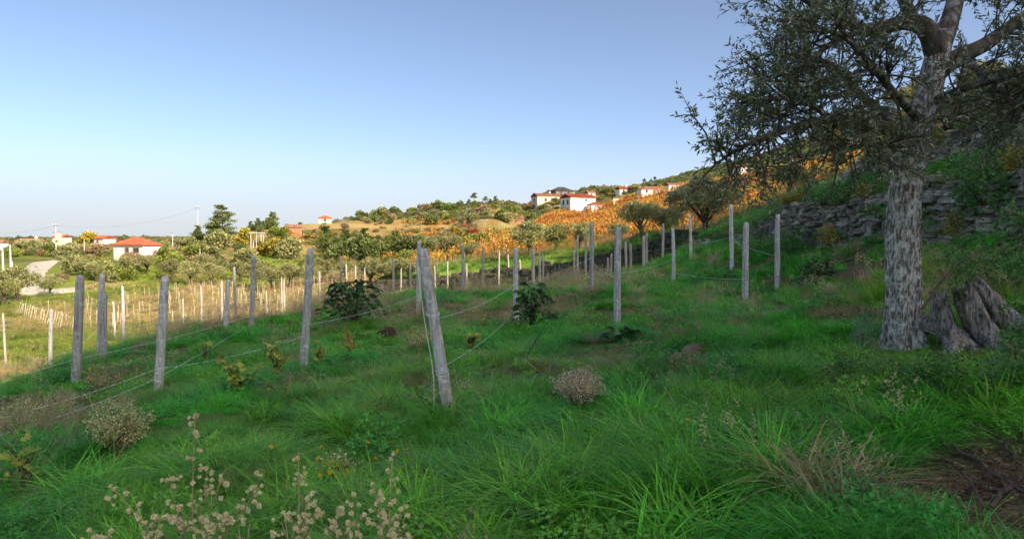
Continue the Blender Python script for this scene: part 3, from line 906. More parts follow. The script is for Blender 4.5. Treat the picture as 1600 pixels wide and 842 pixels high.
for k, (x, y) in enumerate(cand):
    o = bpy.data.objects.new('vine_stake', stake_me[k % 4]); COL.objects.link(o)
    hgt = r.uniform(0.8, 1.45)
    o.location = (x, y, H(x, y)); o.scale = (1, 1, hgt); o.rotation_euler = (r.normal() * 0.05, r.normal() * 0.05, r.uniform(0, 6))
    tag(o, 'thin pale wooden stake in the young vineyard below the field', 'stake', 'stakes of the young vineyard')
print('stakes', len(cand))
# row of slanted white vine guards on the green slope at the left
row_uv = [(27 + 3.2 * k + 0.03 * k * k, 478 + 1.2 * k) for k in range(24)]
pts = hit([a for a, _ in row_uv], [b + 12 for _, b in row_uv])
for k, p in enumerate(pts):
    o = bpy.data.objects.new('vine_guard', stake_me[k % 4]); COL.objects.link(o)
    o.location = tuple(p); o.scale = (1.5, 1.5, 0.9 + 0.25 * r.uniform()); o.rotation_euler = (0.0, 0.30 + r.normal() * 0.05, 0)
    tag(o, f'{ordinal(k + 1)} slanted white vine guard of the row on the green slope, from the left', 'vine guard', 'row of slanted vine guards at the left')

# ------------------------------------------------------------------ orange vineyard on the slope
VCOL = [(0.54, 0.24, 0.05), (0.60, 0.36, 0.07), (0.38, 0.10, 0.035), (0.55, 0.42, 0.08), (0.22, 0.25, 0.06), (0.28, 0.17, 0.08)]
def vine_row(pts, seed, dens, size, label, group, wts0=None, height=1.2):
    r = np.random.default_rng(seed)
    pts = np.asarray(pts, float)
    seg = np.linalg.norm(np.diff(pts[:, :2], axis=0), axis=1); L = np.concatenate([[0], np.cumsum(seg)])
    n = int(L[-1] * dens)
    s = r.uniform(0, L[-1], n)
    # clumps: one vine per 1.3 m
    s = s + 0.22 * np.sin(s * 2 * math.pi / 1.3)
    c = np.stack([np.interp(s, L, pts[:, 0]), np.interp(s, L, pts[:, 1])], -1)
    vig = 0.6 + 0.8 * noise3(s * 0.55, seed, 0)
    z = r.uniform(0.30, 1.0, n) ** 0.7 * height * vig
    keep = noise3(s * 0.9, seed, z * 1.2) > 0.20
    c, z, s, n = c[keep], z[keep], s[keep], int(keep.sum())
    p = np.stack([c[:, 0] + r.normal(size=n) * 0.17, c[:, 1] + r.normal(size=n) * 0.17, H(c[:, 0], c[:, 1]) + z], -1)
    hue = fbm(p[:, 0] * 0.06, p[:, 1] * 0.06, 5.0, 3) + 0.22 * (noise3(s / 1.3, seed, 3) - 0.5)
    idx = np.clip(np.searchsorted([0.36, 0.44, 0.53, 0.585, 0.63], hue), 0, 5)
    perm = np.array([2, 0, 1, 0, 3, 4])
    base = np.array(VCOL)[perm[idx]]
    rnd = np.array(VCOL)[r.choice(6, n, p=wts0 or [.30, .24, .14, .14, .06, .12])]
    col = np.where(r.uniform(size=(n, 1)) < 0.55, base, rnd) * (1 + r.uniform(-0.3, 0.3, (n, 1)))
    mb = MB(); o0 = p.mean(0); o0[2] = H(o0[0], o0[1])
    D = rand_dirs(r, n); D[:, 2] -= 0.3
    kites(mb, p - o0, D, rand_dirs(r, n), r.uniform(0.7, 1.2, n) * size, r.uniform(0.35, 0.5, n) * size, np.clip(col, 0, 1))
    e = empty('vine_row', tuple(o0)); tag(e, label, 'vines', group)
    mb.build('foliage', LEAF, e)
    mb = MB()
    for q in np.arange(0.5, L[-1], 2.6):
        x, y = np.interp(q, L, pts[:, 0]), np.interp(q, L, pts[:, 1]); zz = H(x, y)
        tube(mb, np.array([(x, y, zz - 0.1), (x + 0.05, y, zz + 0.4), (x - 0.05, y + 0.04, zz + 0.9)]) - o0, [0.05, 0.04, 0.025], 4, cap=False)
    mb.build('vine_stems', BARK, e)['kind'] = 'stuff'
    return e
y = 57.0; k = 0
while y < 212:
    xs = np.arange(-20, 90, 1.0)
    ys = y + 0.16 * xs
    m = vineyard_mask(xs, ys) > 0.5
    uu, vv, dd = project(np.stack([xs, ys, H(xs, ys)], -1)); m &= uu < 1480
    if m.sum() > 4:
        lo, hi = np.where(m)[0][[0, -1]]
        pts = np.stack([xs[lo:hi + 1], ys[lo:hi + 1]], -1)
        dens = float(np.clip(66 * (70 / y) ** 0.9, 26, 66)); size = 0.20 + 0.16 * (y - 57) / 150
        vine_row(pts, 300 + k, dens, size, f'{ordinal(k + 1)} row of orange autumn vines counted up the slope from the grass strip', 'vine rows of the orange vineyard')
        k += 1
    y += 2.5 + (y - 57) * 0.008
print('vine rows', k)
# shorter rows on the terraces in the middle
def terrace_row(u0, v0, u1, v1, seed, label):
    us = np.linspace(u0, u1, 14); p = hit(us, np.linspace(v0, v1, 14)); p = p[~np.isnan(p[:, 0])]
    p = p[np.abs(p[:, 1] - np.median(p[:, 1])) < 25]
    if len(p) > 3:
        vine_row(p[:, :2], seed, 24, 0.34, label, 'terrace vine rows', [.34, .16, .26, .08, .04, .12])
for k, a in enumerate([(628, 349, 700, 347), (632, 353, 705, 351), (615, 363, 690, 361), (600, 372, 680, 371), (470, 365, 540, 367), (450, 372, 505, 374), (430, 380, 500, 382), (300, 392, 345, 392), (20, 398, 80, 396)]):
    terrace_row(*a, 500 + k, f'{ordinal(k + 1)} thin row of rust-red vines on the background terraces, counted downhill')
for k, a in enumerate([(520, 413, 600, 408), (600, 410, 660, 405), (640, 412, 700, 402)]):
    us = np.linspace(a[0], a[2], 10); p = hit(us, np.linspace(a[1], a[3], 10))
    vine_row(p[:, :2], 520 + k, 45, 0.26, f'{ordinal(k + 1)} short row of yellow vines behind the pale olives, from the left', 'yellow vine rows', [.2, .4, .05, .25, .06, .04])

# ------------------------------------------------------------------ trees
def crown_mb(seed, n, lobes, leaf, ratio, cols, wts, gap=0.33, gfreq=1.1, shell=0.55, droop=0.0, up=0.15):
    """leaf-sized faces spread through a few uneven lobes; lobes = [(centre, (rx, ry, rz))]"""
    r = np.random.default_rng(seed)
    W = np.array([np.prod(l[1]) ** (2 / 3) for l in lobes]); W /= W.sum()
    k = r.choice(len(lobes), int(n * 1.7), p=W)
    C = np.array([l[0] for l in lobes], float)[k]; R = np.array([l[1] for l in lobes], float)[k]
    d = rand_dirs(r, len(k)); d[:, 2] = np.where((d[:, 2] < -0.35) & (r.uniform(size=len(k)) < 0.6), -d[:, 2], d[:, 2])
    rad = shell + (1.06 - shell) * r.uniform(size=len(k)) ** 0.7
    rad = rad * (0.8 + 0.45 * noise3(d[:, 0] * 2.3 + seed, d[:, 1] * 2.3, d[:, 2] * 2.3 + k))
    p = C + d * R * rad[:, None]
    keep = noise3(p[:, 0] * gfreq + seed, p[:, 1] * gfreq, p[:, 2] * gfreq) > gap
    p, d = p[keep][:n], d[keep][:n]; m = len(p)
    D = norm(d * 0.8 + rand_dirs(r, m) * 0.9 + np.array([0, 0, up - droop]))
    clump = noise3(p[:, 0] * 1.6, p[:, 1] * 1.6, p[:, 2] * 1.6 + 9)
    col = pick_cols(r, cols, wts, m, 0.22) * (0.75 + 0.5 * clump[:, None])
    mb = MB()
    L = r.uniform(0.65, 1.25, m) * leaf
    kites(mb, p, D, rand_dirs(r, m), L, L * ratio, np.clip(col, 0, 1))
    return mb

OL = [(0.26, 0.28, 0.11), (0.33, 0.335, 0.145), (0.40, 0.385, 0.19), (0.19, 0.21, 0.075)]
OLD = [(0.23, 0.25, 0.11), (0.31, 0.32, 0.15), (0.39, 0.385, 0.21), (0.16, 0.18, 0.075)]
def olive_proto(seed, cols, n=5200, leaf=0.19, spread=1.0):
    r = np.random.default_rng(seed)
    lobes = []
    for k in range(9):
        a = r.uniform(0, 6.28); q = r.uniform(0.3, 1.25) * spread
        lobes.append(((q * math.cos(a), q * math.sin(a), r.uniform(1.9, 3.1) - 0.3 * q), (r.uniform(.65, 1.05), r.uniform(.65, 1.05), r.uniform(.5, .8))))
    cr = crown_mb(seed, n, lobes, leaf, 0.26, cols, [3, 3, 2, 2], gap=0.30)
    tb = MB()
    top = np.array([r.normal() * 0.1, r.normal() * 0.1, 1.05])
    tube(tb, curve_pts([(0, 0, -0.3), (r.normal() * 0.06, r.normal() * 0.06, 0.4), top], 8), np.linspace(0.22, 0.15, 8), 8, rough=0.2, seed=seed)
    for l in lobes:
        c = np.array(l[0])
        tube(tb, curve_pts([top - (0, 0, 0.1), top * 0.5 + c * 0.5 + r.normal(size=3) * 0.15, c], 7), np.linspace(0.09, 0.02, 7), 5, cap=False)
    return [('trunk', tb.mesh('trunk', BARK, True)), ('crown', cr.mesh('crown', LEAF))]
OLIVES = [olive_proto(700 + k, OL, spread=1.0 + 0.12 * (k % 2)) for k in range(4)]
OLIVES_D = [olive_proto(720 + k, OLD, n=11000, leaf=0.13, spread=1.25) for k in range(3)]

def shrub_proto(seed, cols, wts, n=1700, leaf=0.2, tall=1.0, ratio=0.33):
    r = np.random.default_rng(seed)
    lobes = [((r.uniform(-.55, .55), r.uniform(-.55, .55), r.uniform(.35, 1.0) * tall), (r.uniform(.35, .7), r.uniform(.35, .7), r.uniform(.35, .6) * tall)) for _ in range(6)]
    cr = crown_mb(seed, n, lobes, leaf, ratio, cols, wts, gap=0.27, gfreq=1.8)
    tb = MB()
    for l in lobes[:4]:
        tube(tb, curve_pts([(0, 0, -0.2), np.array(l[0]) * 0.5, l[0]], 5), np.linspace(0.05, 0.015, 5), 4, cap=False)
    return [('stems', tb.mesh('stems', BARK, True)), ('crown', cr.mesh('crown', LEAF))]
GREEN = [(0.16, 0.22, 0.04), (0.25, 0.30, 0.06), (0.11, 0.16, 0.035), (0.32, 0.32, 0.08)]
DGREEN = [(0.11, 0.15, 0.045), (0.16, 0.20, 0.06), (0.22, 0.25, 0.085), (0.08, 0.11, 0.035)]
YELLOW = [(0.45, 0.36, 0.04), (0.33, 0.30, 0.05), (0.20, 0.22, 0.04), (0.50, 0.30, 0.05)]
RUST = [(0.38, 0.10, 0.035), (0.28, 0.07, 0.03), (0.42, 0.18, 0.05), (0.2, 0.08, 0.04)]
BROWN = [(0.36, 0.26, 0.15), (0.30, 0.22, 0.12), (0.22, 0.19, 0.09), (0.42, 0.30, 0.18)]
W4 = [3, 3, 2, 2]
SHRUBS = {'green': [shrub_proto(800 + k, GREEN, W4) for k in range(3)], 'dark': [shrub_proto(810 + k, DGREEN, W4) for k in range(3)],
          'yellow': [shrub_proto(820 + k, YELLOW, W4, leaf=0.22) for k in range(2)], 'rust': [shrub_proto(830 + k, RUST, W4) for k in range(2)],
          'brown': [shrub_proto(840 + k, BROWN, W4, n=1100) for k in range(2)], 'olive': [shrub_proto(850 + k, OL, W4) for k in range(3)]}

def conifer_proto(seed, height=10.0, spread=3.0, n_whorl=11, cols=DGREEN, per=330, leaf=0.42, flat=0.25, start=0.12):
    r = np.random.default_rng(seed)
    tb = MB(); lean = r.normal(size=2) * 0.25
    tp = curve_pts([(0, 0, -0.3), (lean[0] * .4, lean[1] * .4, height * .5), (lean[0], lean[1], height)], 12)
    tube(tb, tp, np.linspace(height * 0.022, 0.03, 12), 7)
    cr = MB()
    for wv in range(n_whorl):
        f = start + (1 - start) * (wv + r.uniform(-0.3, 0.3)) / n_whorl
        f = min(max(f, start), 0.985)
        base = np.array([np.interp(f, np.linspace(0, 1, 12), tp[:, i]) for i in range(3)])
        prof = spread * (0.30 + 0.9 * min(1.0, (1 - f) * 1.5)) * min(1, 0.6 + f * 2)
        for b in range(5):
            a = r.uniform(0, 6.28); ln = prof * r.uniform(0.5, 1.12)
            tip = base + np.array([math.cos(a) * ln, math.sin(a) * ln, r.uniform(-0.02, 0.30) * ln])
            tube(tb, np.array([base, base * .5 + tip * .5 + (0, 0, -0.06 * ln), tip]), [0.07, 0.05, 0.015], 4, cap=False)
            m = int(per / 5 * (0.4 + ln / spread))
            s = 0.25 + 0.8 * r.uniform(size=m) ** 0.75
            c = base + (tip - base) * s[:, None] + r.normal(size=(m, 3)) * np.array([0.24, 0.24, 0.24 * flat * 2.4]) * ln * 0.5
            D = norm((tip - base)[None] * 0.3 / ln + rand_dirs(r, m) * 0.8 + np.array([0, 0, 0.35]))
            L = r.uniform(.6, 1.2, m) * leaf
            kites(cr, c, D, rand_dirs(r, m), L, L * 0.22, pick_cols(r, cols, W4, m))
    return [('trunk', tb.mesh('trunk', BARK, True)), ('crown', cr.mesh('crown', LEAF))]
CEDAR = conifer_proto(900, 10, 3.9, 13, DGREEN, 520, 0.5, 0.18)
PINES = [conifer_proto(905 + k, 8, 2.6, 11, [(0.12, 0.17, 0.04), (0.18, 0.24, 0.055), (0.24, 0.29, 0.07), (0.08, 0.11, 0.03)], 460, 0.46, 0.5, 0.10) for k in range(3)]
STONE_PINE = [conifer_proto(910 + k, 8, 2.6, 5, DGREEN, 420, 0.42, 0.4, 0.62) for k in range(2)]

def tree_at(name, parts, u, v, size_px, unit, label, cat, group=None, d=None, seed=0):
    """v is the foot of the tree; size_px its width or height in the photo; unit that measure of the model in metres"""
    r = np.random.default_rng(int(u * 13 + v * 7 + seed))
    p = hit(u, v)[0] if d is None else None
    if d is not None or np.isnan(p[0]):
        d = d or 300
        x = (u - 800) / F * d; p = np.array([x, d, H(x, d)])
    s = size_px / F * p[1] / unit
    return place(name, parts, (p[0], p[1], p[2] - 0.1 * s), r.uniform(0, 6.28), (s * r.uniform(.93, 1.07), s * r.uniform(.93, 1.07), s * r.uniform(.92, 1.08)), label, cat, group)

tree_at('cedar_tree', CEDAR, 348, 374, 52, 10, 'dark spreading conifer standing out against the sky left of centre', 'tree')
tree_at('conifer', PINES[0], 309, 377, 26, 8, 'smaller bluish conifer beside the tall thin pole', 'tree')
# conifers and bushy trees in the middle distance
for k, (u, v, h, lab) in enumerate([(513, 402, 50, 'bright green pine left of a twin at the shrub belt'), (541, 400, 44, 'broad pine in the middle of the shrub belt'), (528, 404, 34, 'low pine between two larger pines'),
                                    (571, 399, 40, 'second large pine of the shrub belt from the left'), (606, 403, 34, 'pine with dark base left of the reddish terraces'), (619, 398, 40, 'pine right of the shrub belt centre'), (560, 408, 26, 'small pine in front of the shrub belt')]):
    tree_at('pine_tree', PINES[k % 3], u, v, h, 8, lab, 'tree', 'pines of the shrub belt')
for k, (u, v, h) in enumerate([(393, 372, 18), (404, 370, 20), (427, 362, 26), (411, 368, 16), (419, 366, 20)]):
    tree_at('conifer', PINES[k % 3], u, v, h, 8, f'{ORD[k + 1]} small dark conifer on the ridge right of the tall conifer', 'tree', 'ridge conifers', d=205)
for k, (u, h) in enumerate([(741, 22), (758, 18), (775, 16), (733, 14), (766, 13), (786, 12), (722, 12), (832, 12), (836, 15)]):
    tree_at('pine_tree', (STONE_PINE + PINES)[k % 5], u, 0, h, 8, f'{ORD[k + 1]} pine of the wooded ridge left of the white house', 'tree', 'pines on the wooded ridge', d=296)
for k, (u, h) in enumerate([(1006, 13), (1016, 10), (1022, 12)]):
    tree_at('stone_pine', STONE_PINE[k % 2], u, 0, h, 8, ['taller lone pine on the skyline above the village', 'middle pine on the skyline above the village', 'right pine on the skyline above the village'][k], 'tree', 'skyline pines', d=545)
# sunlit olives between the posts and the vineyard
row = [(300, 447, 40), (332, 446, 36), (398, 452, 44), (425, 452, 40), (452, 450, 46), (481, 446, 40), (507, 441, 42), (540, 436, 34), (578, 449, 48), (612, 444, 40), (640, 442, 40), (665, 440, 36), (345, 434, 34), (268, 440, 36), (375, 442, 38), (230, 428, 32), (196, 424, 26), (318, 428, 30)]
for k, (u, v, wpx) in enumerate(row):
    tree_at('olive_tree', OLIVES[k % 4], u, v, wpx, 3.6, 'pale sunlit olive tree in the row beyond the stakes', 'olive tree', 'pale olives beyond the young vineyard')
for (u, d, wpx, kk, lab) in [(828, 50, 62, 0, 'pale olive tree at the foot of the orange vines, left of centre post'), (868, 52, 50, 1, 'smaller pale olive beside the left-of-centre post'), (905, 51, 44, 2, 'pale olive just left of the sturdy lone post'),
                             (700, 62, 46, 3, 'pale olive above the leaning post top'), (735, 58, 30, 1, 'small pale olive in front of the orange vines')]:
    tree_at('olive_tree', OLIVES[kk], u, 0, wpx, 3.6, lab, 'olive tree', d=d)
for (u, d, wpx, kk, lab) in [(1104, 35, 124, 0, 'large round grey-green olive tree beside the end of the stone wall'), (1003, 42, 80, 1, 'dark olive tree left of the large round olive'), (1043, 44, 66, 2, 'dark olive tree pressed against the large round olive'), (1229, 47, 70, 1, 'olive tree on the slope above the stone wall end'),
                             (968, 47, 40, 2, 'small dark olive behind the sturdy lone post')]:
    tree_at('olive_tree', OLIVES_D[kk], u, 0, wpx, 4.2, lab, 'olive tree', d=d)
for (u, v, wpx, kk, lab) in [(28, 471, 66, 0, 'large pale olive at the left edge beside the road'), (78, 463, 36, 1, 'small olive on the road bend'), (4, 478, 50, 3, 'pale olive cut by the left picture edge'), (150, 440, 30, 2, 'olive on the grassy bank right of the road'), (128, 430, 24, 1, 'small olive above the road bend')]:
    tree_at('olive_tree', OLIVES[kk], u, v, wpx, 3.6, lab, 'olive tree')
# trees on the right-hand slope above the walls, seen through the big olive
for k, (u, v, wpx, lab) in enumerate([(1300, 262, 90, 'dark olive on the slope left of the big trunk'), (1480, 236, 95, 'dark olive above the upper stone wall'), (1560, 205, 120, 'dark olive on the slope at the right edge'), (1620, 190, 130, 'dark olive cut by the right edge high on the slope'), (1520, 190, 110, 'dark olive high behind the big olive crown'),
                                      (1360, 222, 80, 'dark olive higher on the slope left of the big trunk'), (1430, 200, 100, 'dark olive directly behind the big olive fork'), (1330, 236, 60, 'smaller dark olive low on the slope behind the crown')]):
    tree_at('olive_tree', OLIVES_D[k % 3], u, v, wpx, 4.2, lab, 'olive tree')

# shrubs scattered over the hills
GL = {'green': 'leafy green bush on the background hillside', 'dark': 'dark evergreen bush on the background hillside', 'yellow': 'yellow autumn bush on the background hillside', 'rust': 'rust-red bush on the background hillside',
      'brown': 'brown leafless bush on the background hillside', 'olive': 'grey-green bush on the background hillside'}
def bush(kind, u, v, wpx, d=None, lab=None):
    k = int(u * 3 + v) % len(SHRUBS[kind])
    return tree_at('bush', SHRUBS[kind][k], u, v, wpx, 1.9, lab or GL[kind], 'bush', kind + ' hillside bushes', d=d)
for (kind, u, v, wpx) in [('yellow', 385, 374, 26), ('green', 436, 372, 30), ('yellow', 372, 386, 22), ('green', 342, 388, 40), ('rust', 722, 374, 18), ('rust', 738, 372, 20), ('yellow', 712, 366, 16), ('green', 735, 393, 44), ('yellow', 728, 396, 34), ('brown', 690, 392, 34), ('dark', 655, 402, 40),
                          ('dark', 600, 407, 40), ('dark', 570, 411, 50), ('dark', 540, 410, 44), ('olive', 660, 398, 40), ('green', 640, 408, 30), ('green', 700, 400, 36), ('dark', 640, 402, 44), ('dark', 675, 399, 34),
                          ('dark', 375, 398, 24), ('olive', 290, 392, 30), ('olive', 340, 392, 44), ('dark', 300, 400, 24), ('dark', 255, 395, 20), ('brown', 205, 416, 30), ('brown', 228, 414, 24), ('brown', 160, 400, 30), ('yellow', 138, 385, 34), ('olive', 98, 405, 30), ('olive', 60, 392, 26), ('olive', 40, 394, 30),
                          ('dark', 80, 395, 22), ('olive', 115, 398, 28), ('green', 20, 402, 24), ('brown', 140, 398, 26), ('yellow', 101, 377, 14), ('brown', 260, 408, 30), ('green', 300, 412, 44), ('green', 270, 416, 40), ('olive', 330, 414, 40), ('olive', 380, 415, 44), ('olive', 450, 405, 40), ('yellow', 440, 402, 36), ('yellow', 418, 400, 30), ('rust', 300, 388, 20), ('olive', 120, 425, 36), ('olive', 160, 430, 40), ('green', 190, 438, 34), ('dark', 120, 417, 30)]:
    bush(kind, u, v, wpx)
for u, kind in zip([570, 590, 600, 620, 644, 664, 676, 690, 700, 712], ['dark', 'green', 'olive', 'dark', 'green', 'brown', 'olive', 'dark', 'green', 'dark']):
    bush(kind, u, 0, 20, d=272, lab=f'round {kind if kind != "dark" else "dark green"} tree standing on the ridge line at the sky, above the terraces')
r = np.random.default_rng(77)
def scatter(n, u0, u1, v0, v1, kinds, px0, px1, mask=None, dark_below=None):
    us, vs = r.uniform(u0, u1, n), r.uniform(v0, v1, n)
    pp = hit(us, vs)
    for u, v, p in zip(us, vs, pp):
        if np.isnan(p[0]) or p[1] < 60: continue
        if vineyard_mask(p[0], p[1]) > 0.1: continue
        if -48 < p[0] < 0 and 40 < p[1] < 92: continue
        sc_ = r.uniform(px0, px1) * 150 / max(p[1], 120)
        bush(kinds[r.integers(len(kinds))], u, v, sc_)
scatter(45, 560, 860, 318, 352, ['dark', 'green', 'olive', 'olive', 'brown', 'green'], 14, 28)
scatter(25, 700, 860, 322, 350, ['dark', 'green', 'olive', 'olive'], 16, 28)
scatter(26, 440, 700, 338, 395, ['olive', 'brown', 'rust', 'olive', 'brown', 'green'], 8, 18)
scatter(10, 250, 520, 378, 425, ['olive', 'green', 'olive', 'yellow', 'dark', 'brown'], 14, 30)
scatter(36, 0, 260, 377, 402, ['olive', 'dark', 'green', 'brown', 'olive'], 10, 22)
scatter(25, 80, 330, 402, 445, ['olive', 'green', 'brown', 'olive'], 10, 20)
scatter(25, 930, 1110, 284, 312, ['dark', 'green', 'dark', 'olive'], 14, 30)
scatter(35, 1010, 1260, 240, 296, ['dark', 'dark', 'olive', 'dark', 'green'], 22, 40)

# ------------------------------------------------------------------ houses
def house(name, u, v, d, L, W, h, yaw, roof_h, wallm, roofm, label, roof='hip', wins=(), chim=False, door=None, sink=0.6, over=0.22):
    """footprint L (along local x) by W; the long front faces local -y; wins: (face, pos 0..1, z, w, h)"""
    if v is None: x = (u - 800) / F * d; p = np.array([x, d, H(x, d)])
    else:
        p = P(u, v, d); q = hit(u, v + 0.5)[0]
        if not np.isnan(q[1]) and q[1] < d * 0.98:      # the ground comes up nearer: keep the house on it, smaller
            f = q[1] / d; L, W, h, roof_h, over = L * f, W * f, h * f, roof_h * f, over * f
            wins = [(a, b, c * f, e_ * f, g * f) for a, b, c, e_, g in wins]; p = q
    e = empty(name, tuple(p), yaw); tag(e, label, 'house')
    mb = MB()
    a, b = L / 2, W / 2
    V = [(-a, -b, -sink - 1.5), (a, -b, -sink - 1.5), (a, b, -sink - 1.5), (-a, b, -sink - 1.5), (-a, -b, h), (a, -b, h), (a, b, h), (-a, b, h)]
    Q = [(0, 1, 5, 4), (1, 2, 6, 5), (2, 3, 7, 6), (3, 0, 4, 7)]
    T = []
    if roof == 'gable':
        V += [(-a, 0, h + roof_h), (a, 0, h + roof_h)]; T = [(4, 8, 7), (5, 6, 9)]
    mb.add(V, Q, T); mb.build('wall', wallm, e)
    mb = MB(); A, B, t = a + over, b + over, 0.16
    z0 = h + 0.02; zr = h + roof_h + 0.05
    if roof == 'hip':
        k = min(B, A * 0.9) * 0.95
        ri = [(-A + k, 0, zr), (A - k, 0, zr)]
    elif roof == 'gable': ri = [(-A, 0, zr), (A, 0, zr)]
    if roof in ('hip', 'gable'):
        V = [(-A, -B, z0 - .05), (A, -B, z0 - .05), (A, B, z0 - .05), (-A, B, z0 - .05)] + ri
        V += [(x, y, z - t) for x, y, z in V]
        Q = [(0, 1, 5, 4), (2, 3, 4, 5)]; T = [(1, 2, 5), (3, 0, 4)]
        Q += [(6 + a_, 6 + d_, 6 + c_, 6 + b_) for a_, b_, c_, d_ in Q[:2]]; T += [(6 + a_, 6 + c_, 6 + b_) for a_, b_, c_ in T[:2]]
        Q += [(0, 6, 7, 1), (1, 7, 8, 2), (2, 8, 9, 3), (3, 9, 6, 0)]
        mb.add(V, Q, T)
        n = int(2 * A / 0.45)   # ribs of the tiling
        for i in range(n + 1):
            x = -A + 2 * A * i / n
            if roof == 'hip':
                f = min(1, (A - abs(x)) / max(k, 0.1))
                y1 = -B * (1 - f); z1 = z0 - .05 + (zr - z0 + .05) * f
            else: y1 = 0; z1 = zr
            for sgn in (1, -1):
                if abs(y1 + B) > 0.1: tube(mb, [(x, -sgn * B, z0 + 0.0), (x, sgn * y1, z1 + 0.03)], 0.07, 4, cap=False)
    else:
        box(mb, (0, 0, h + 0.1), (2 * A, 2 * B, 0.22))
    ro = mb.build('roof', roofm, e)
    if chim:
        mb = MB(); box(mb, (a * 0.4, b * 0.3, h + roof_h), (0.6, 0.5, 1.3)); box(mb, (a * 0.4, b * 0.3, h + roof_h + 0.7), (0.75, 0.65, 0.12)); mb.build('chimney', wallm, ro)
    for (face, pos, z, ww, wh) in wins:
        def put(mb, w_, h_, t_, out):
            if face in 'fb': box(mb, (-a + L * pos, (-b - out) if face == 'f' else (b + out), z), (w_, t_, h_))
            else: box(mb, ((-a - out) if face == 'l' else (a + out), -b + W * pos, z), (t_, w_, h_))
        m1 = MB(); put(m1, ww, wh, 0.06, 0.0); wo = m1.build('window', GLASS, e)
        m1 = MB()
        for dx, dz, ww_, wh_ in ((-ww / 2, 0, .12, wh + .24), (ww / 2, 0, .12, wh + .24), (0, wh / 2 + .06, ww - .12, .12), (0, -wh / 2 - .06, ww - .12, .12), (0, 0, .05, wh)):
            if face in 'fb': box(m1, (-a + L * pos + dx, (-b - .05) if face == 'f' else (b + .05), z + dz), (ww_, .07, wh_))
            else: box(m1, ((-a - .05) if face == 'l' else (a + .05), -b + W * pos + dx, z + dz), (.07, ww_, wh_))
        m1.build('frame', FRAMEW, wo)
    if door:
        face, pos, ww, wh = door
        m1 = MB()
        if face == 'f': box(m1, (-a + L * pos, -b - .02, wh / 2 - .1), (ww, .08, wh))
        else: box(m1, (-a - .02, -b + W * pos, wh / 2 - .1), (.08, ww, wh))
        m1.build('door', DOORM, e)
    return e
R = math.radians
house('farm_hut', 215, 402, 103, 5.2, 3.6, 1.95, R(-14), 0.95, PLASTER, TILE, 'small white hut with red hipped roof and two small windows on the meadow', 'hip', [('f', .47, 1.15, .55, .5), ('f', .78, 1.1, .9, .5)])
wh = house('house', 903, 334, 220, 9.4, 6.0, 5.2, R(28), 1.1, PLASTER, TILE, 'tall white house with red roof at the top of the orange vines', 'gable',
           [('l', .28, 3.6, .8, 1.3), ('l', .7, 3.6, .8, 1.3), ('l', .3, 1.3, .7, .9), ('l', .68, 1.3, .8, 1.1), ('f', .62, 4.3, .9, .35)])
house('house_annex', 930, 327, 226, 4.4, 3.4, 1.6, R(20), 0.8, PLASTER, TILE, 'low white annex with red roof right of the tall white house', 'hip', [('f', .5, .9, .5, .5)])
house('house', 877, 306, 270, 8.0, 6, 1.9, R(24), 1.6, GREYWALL, SLATE, 'dark house with dark hipped roof behind the white house', 'hip', [('f', .3, 1.4, .9, .9), ('f', .7, 1.4, .9, .9), ('l', .5, 1.4, .9, .9)])
house('house', 890, 306, 268, 2.6, 3, 1.8, R(24), .5, CREAM, TILE_O, 'cream end building right of the dark-roofed house', 'hip', [('f', .5, 1.3, .7, .8)])
house('house', 853, 320, 246, 9.0, 6, 3.0, R(20), 1.0, CREAM, TILE_O, 'long cream house left of the white house with two small windows', 'gable', [('f', .35, 1.6, .7, 1.0), ('f', .62, 1.6, .7, 1.0), ('l', .5, 1.6, .7, 1)], chim=True)
house('ruin', 801, 346, 190, 5.4, 4, 1.1, R(12), .6, BRICKW, TILE_O, 'low ruined house with reddish roof among the bushes', 'gable', [('f', .3, .55, .5, .5)], chim=True)
house('house', 922, 308, 300, 3.4, 3.2, 2.0, R(20), .8, PLASTER, TILE_O, 'tiny white house left in the hilltop village beside a pole', 'gable', [('f', .5, 1.1, .6, .7)])
house('house', 975, 303, 330, 6.5, 5, 2.4, R(15), 1.1, PLASTER, TILE, 'white village house with dark windows and red roof', 'gable', [('f', .3, 1.3, .9, 1), ('f', .7, 1.3, .9, 1)], chim=True)
house('house', 1018, 303, 340, 13, 7, 2.2, R(10), 1.6, PLASTER, TILE_O, 'long low village house with wide brown tiled roof', 'hip', [('f', .2, 1.1, .9, .9), ('f', .5, 1.1, .9, .9), ('f', .8, 1.1, .9, .9)])
house('house', 1051, 298, 350, 6.2, 5, 3.0, R(10), 1.0, PLASTER, TILE_O, 'white two-storey village house right of the long roof', 'gable', [('f', .3, 1.5, .8, 1.2), ('f', .7, 1.5, .8, 1.2)])
house('house', 1161, 271, 330, 8.4, 6, 2.7, R(16), 1.3, PLASTER, TILE, 'white house with orange roof seen under the olive branches', 'gable', [('f', .2, 1.3, .9, 1.2), ('f', .5, 1.3, 1.2, 1.3), ('f', .8, 1.3, .9, 1.2)], chim=True)
house('house', 1193, 267, 340, 2.8, 3, 2.4, R(16), .7, PLASTER, TILE, 'narrow white house right of the orange-roofed house', 'gable', [('f', .5, 1.2, .7, .9)])
house('house', 1240, 257, 340, 4.6, 4, 3.0, R(12), 1.0, PINK, TILE, 'pink house high on the hill behind the olive branches', 'gable', [('f', .3, 1.5, .7, 1), ('f', .7, 1.5, .7, 1)])
house('garden_wall_house', 968, 316, 255, 6.0, 1.0, 1.4, R(24), .2, CREAM, TILE_O, 'low cream outbuilding on the upper edge of the orange vines', 'flat', [('f', .5, .7, .6, .5)])
